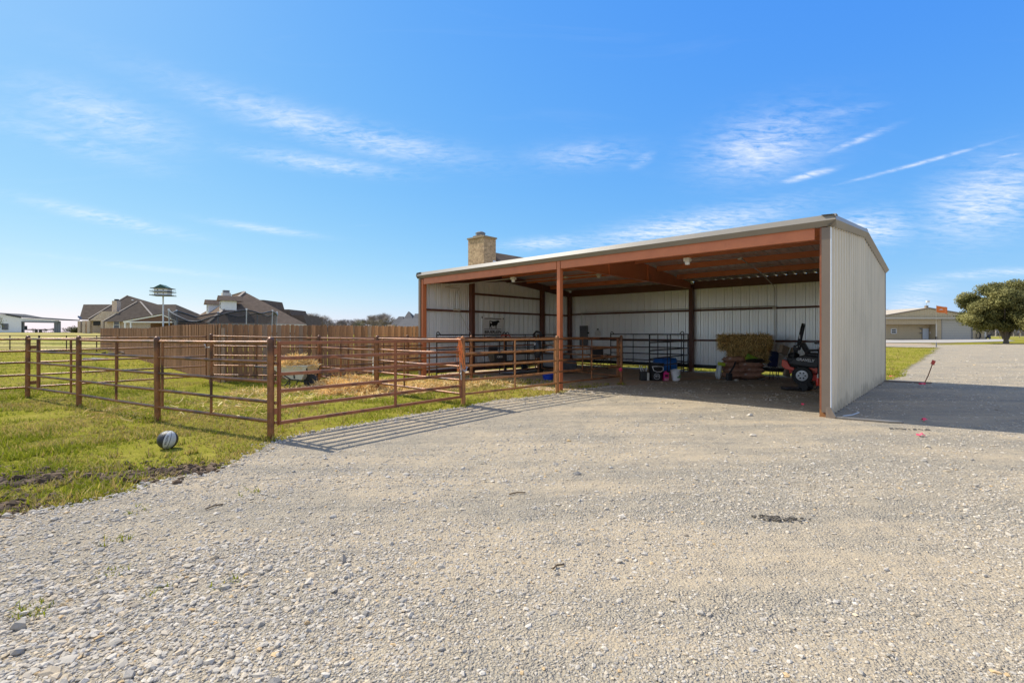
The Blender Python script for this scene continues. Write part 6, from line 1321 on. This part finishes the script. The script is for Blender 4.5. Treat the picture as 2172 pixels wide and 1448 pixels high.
spec+=[(96,190,2.6),(112,200,3.0),(140,190,3.4),(152,210,2.8),(70,200,3.2),(160,205,2.6),(128,230,3.0),(30,190,3.0)]
spec+=[(2098,190,7.2),(2112,180,7.8),(2126,186,7.2),(2150,185,7.4),(2166,180,7.8),(2182,180,8.0),(2200,182,7.6),(1876,150,11.5)]
for i,(px,Y,h) in enumerate(spec):
    p=at(px,0,Y); z=gzf(p.x,p.y)
    lab='bare winter tree in the grey tree line beyond the wooden fence' if px>600 and px<1000 else ('small bare tree on the horizon left of the brick house' if px<600 else 'bare grey tree behind the workshop on the right')
    gp_='bare trees beyond the wooden fence' if 600<px<1000 else ('bare trees on the left horizon' if px<600 else 'bare trees behind the workshop')
    if i<4: t=bare_tree('bare_tree',i+3,10.0,lab,(p.x,p.y,z),gp_); protos.append(t)
    else: t=copy_tree(protos[i%4]); t['label']=lab; t['group']=gp_
    t.location=(p.x,p.y,z); t.rotation_euler=(0,0,rn.uniform(0,6)); s=h/10.0; t.scale=(s*rn.uniform(1.35,1.8),s*rn.uniform(1.35,1.8),s*1.25)
def brush(px0,px1,Y,h,name,label,n=900,seed=1):
    rs=np.random.RandomState(seed); a,b_=at(px0,0,Y),at(px1,0,Y); x=rs.uniform(a.x,b_.x,n); y=Y+rs.uniform(0,12,n); z=gz(x,y); L=rs.uniform(.4,1,n)*h*(.7+.6*vnoise(x*.25,y*.1)); an=rs.normal(0,.35,n); w_=rs.uniform(.04,.12,n)*h*.35
    A=np.stack([x-w_,y,z],1);B=np.stack([x+w_,y,z],1);C=np.stack([x+np.sin(an)*L,y+rs.normal(0,.3,n),z+L],1); vs=np.stack([A,B,C],1).reshape(-1,3); col=np.array([(.22,.185,.15)])*rs.uniform(.7,1.35,(n,1)); o=np_mesh(name,vs,np.arange(3*n).reshape(-1,3),np.repeat(col,3,0),M['straw']); tag(o,label,'brush',kind='stuff')
brush(630,900,176,4.4,'underbrush','grey brush below the far tree line',2600,1); brush(30,170,185,1.1,'underbrush','low grey brush on the left horizon',700,2); brush(2080,2230,188,4.2,'underbrush','grey brush behind the workshop',1200,3)
def leafy(name,label,loc,blobs,nleaf,ls,c1,c2,trunk,seed,group=None,cat='tree'):
    e=empty(name,loc,0,label,cat,group); rs=np.random.RandomState(seed); tk=MB()
    for pts,rr in trunk: tk.path(pts,rr,10)
    tk.build('trunk',M['bark'],e,smooth=True); wts=np.array([b[3]*b[4]*b[5] for b in blobs]); wts/=wts.sum(); bi=rs.choice(len(blobs),nleaf,p=wts); B=np.array(blobs)[bi]
    d=rs.normal(size=(nleaf,3)); d/=np.linalg.norm(d,axis=1,keepdims=True); r=rs.rand(nleaf)**.42; clump=.75+.5*vnoise(d[:,0]*4+bi*3,d[:,2]*4+d[:,1]*3); P=B[:,:3]+d*B[:,3:6]*(r*clump)[:,None]
    k=vnoise(P[:,0]*1.1+9,P[:,2]*1.3+P[:,1]*.7)>.15; P=P[k]; d=d[k]; n=len(P); s=ls*rs.uniform(.6,1.3,n)[:,None]; N=d+rs.normal(size=(n,3))*.8+np.array([0,0,.5]); N/=np.linalg.norm(N,axis=1,keepdims=True); T=np.cross(N,rs.normal(size=(n,3))); T/=np.linalg.norm(T,axis=1,keepdims=True); Bn=np.cross(N,T)
    vs=np.stack([P-T*s,P+Bn*s*.45,P+T*s,P-Bn*s*.45],1).reshape(-1,3); fs=np.arange(4*n).reshape(-1,4); t=np.clip(.5+.9*(vnoise(P[:,0]*.9,P[:,2]*.9+P[:,1]*.5)-.5)+rs.normal(0,.2,n),0,1)[:,None]; col=(np.array(c1)*(1-t)+np.array(c2)*t); o=np_mesh('crown',vs,fs,np.repeat(col,4,0),M['leaf'],e); o['kind']='stuff'; return e
ok=at(2134,729,66); oz=gzf(ok.x,ok.y)
rn=random.Random(5); blobs=[]
for i in range(62):
    a=rn.uniform(0,6.283); rr=rn.random()**.5*4.6; z=2.1+rn.random()*4.4; lim=1-((z-4.2)/3.6)**2; x=rr*math.cos(a)*max(.35,lim)**.5; y=rr*math.sin(a)*max(.35,lim)**.5; blobs.append((x,y,z,rn.uniform(.9,1.5),rn.uniform(.9,1.5),rn.uniform(.6,1.0)))
blobs+=[(-4.3,0,3.0,1.1,1.2,.5),(-3.6,.4,2.5,1.2,1.0,.5),(4.2,.2,2.9,1.2,1.2,.6),(-4.4,-.4,4.2,.9,1.0,.7),(-2.4,0,2.4,1.2,1.2,.5),(0,-1,6.9,1.5,1.4,.6),(-1.6,0,6.6,1.2,1.4,.7),(1.8,0,6.8,1.3,1.3,.6)]
tr_=[([(0,0,-.2),(0,0,.35),(-.02,0,.8)],[.40,.26,.23])]
for dx,dy,tp,r in ((-1.7,.2,3.2,.24),(-.5,-.3,3.4,.22),(.7,.4,3.3,.25),(1.9,-.1,3.0,.17),(.1,1.0,3.4,.18),(-1.2,-.9,3.3,.15),(2.5,.4,2.8,.12)): tr_.append(([(dx*.10,dy*.1,.65),(dx*.35,dy*.35,1.5),(dx*.75,dy*.8,tp*.75),(dx*1.2,dy*1.3,tp+.9)],[r,r*.85,r*.65,r*.3]))
leafy('live_oak',"broad live oak with forked trunk right of the workshop",(ok.x,ok.y,oz),blobs,84000,.13,(.11,.115,.042),(.36,.33,.13),tr_,4).scale=(1.04,1.04,1.16)
p=at(2,690,60); z=gzf(p.x,p.y); leafy('live_oak','thin green tree crown at the far left edge before the barn',(p.x-2.2,p.y,z),[(0,0,2.2,1.5,1.2,1.0),(.9,0,1.8,1.4,1.0,.7),(-.8,0,2.6,1.2,1,.9),(1.5,.2,2.4,.8,.7,.5)],3200,.09,(.09,.10,.04),(.20,.19,.08),[([(0,0,-.1),(0,0,1.0),(.3,0,2.2)],[.14,.11,.05]),([(0,0,.9),(-.5,0,2.2)],[.08,.04]),([(0,0,.8),(1.2,0,1.9)],[.07,.03])],8)
for i,(px,Y,s) in enumerate(((155,104,1.5),(163,103,1.1),(762,150,2.2))):
    p=at(px,0,Y); leafy('shrub',('round green shrub at the brick house left corner','small green shrub beside the brick house porch','pale green bush rising just above the wooden fence')[i],(p.x,p.y,gzf(p.x,p.y)),[(0,0,s*.5,s*.8,s*.8,s*.5),(s*.5,0,s*.4,s*.5,s*.5,s*.4)]+([(0,0,3.0,1.8,1.4,1.4)] if i==2 else []),900,.14,(.045,.055,.022),(.11,.11,.045) if i<2 else (.30,.27,.12),[([(0,0,-.1),(0,0,s*.5)],[.08,.04])],30+i,cat='shrub')
# wire fence posts on the far right field
wf=empty('wire_fence',(at(2130,0,110).x,110,.47),0,'low wire fence across the dry field behind the oak','fence')
for k in range(7): x=-10+k*4.5; MB().tube((x,0,-.1),(x,0,1.2),.05,n=6).build('post',M['bark'],wf)
for z in (.4,.75,1.1): MB().tube((-10,0,z),(17,0,z),.012,n=4).build('wire',M['galv'],wf)
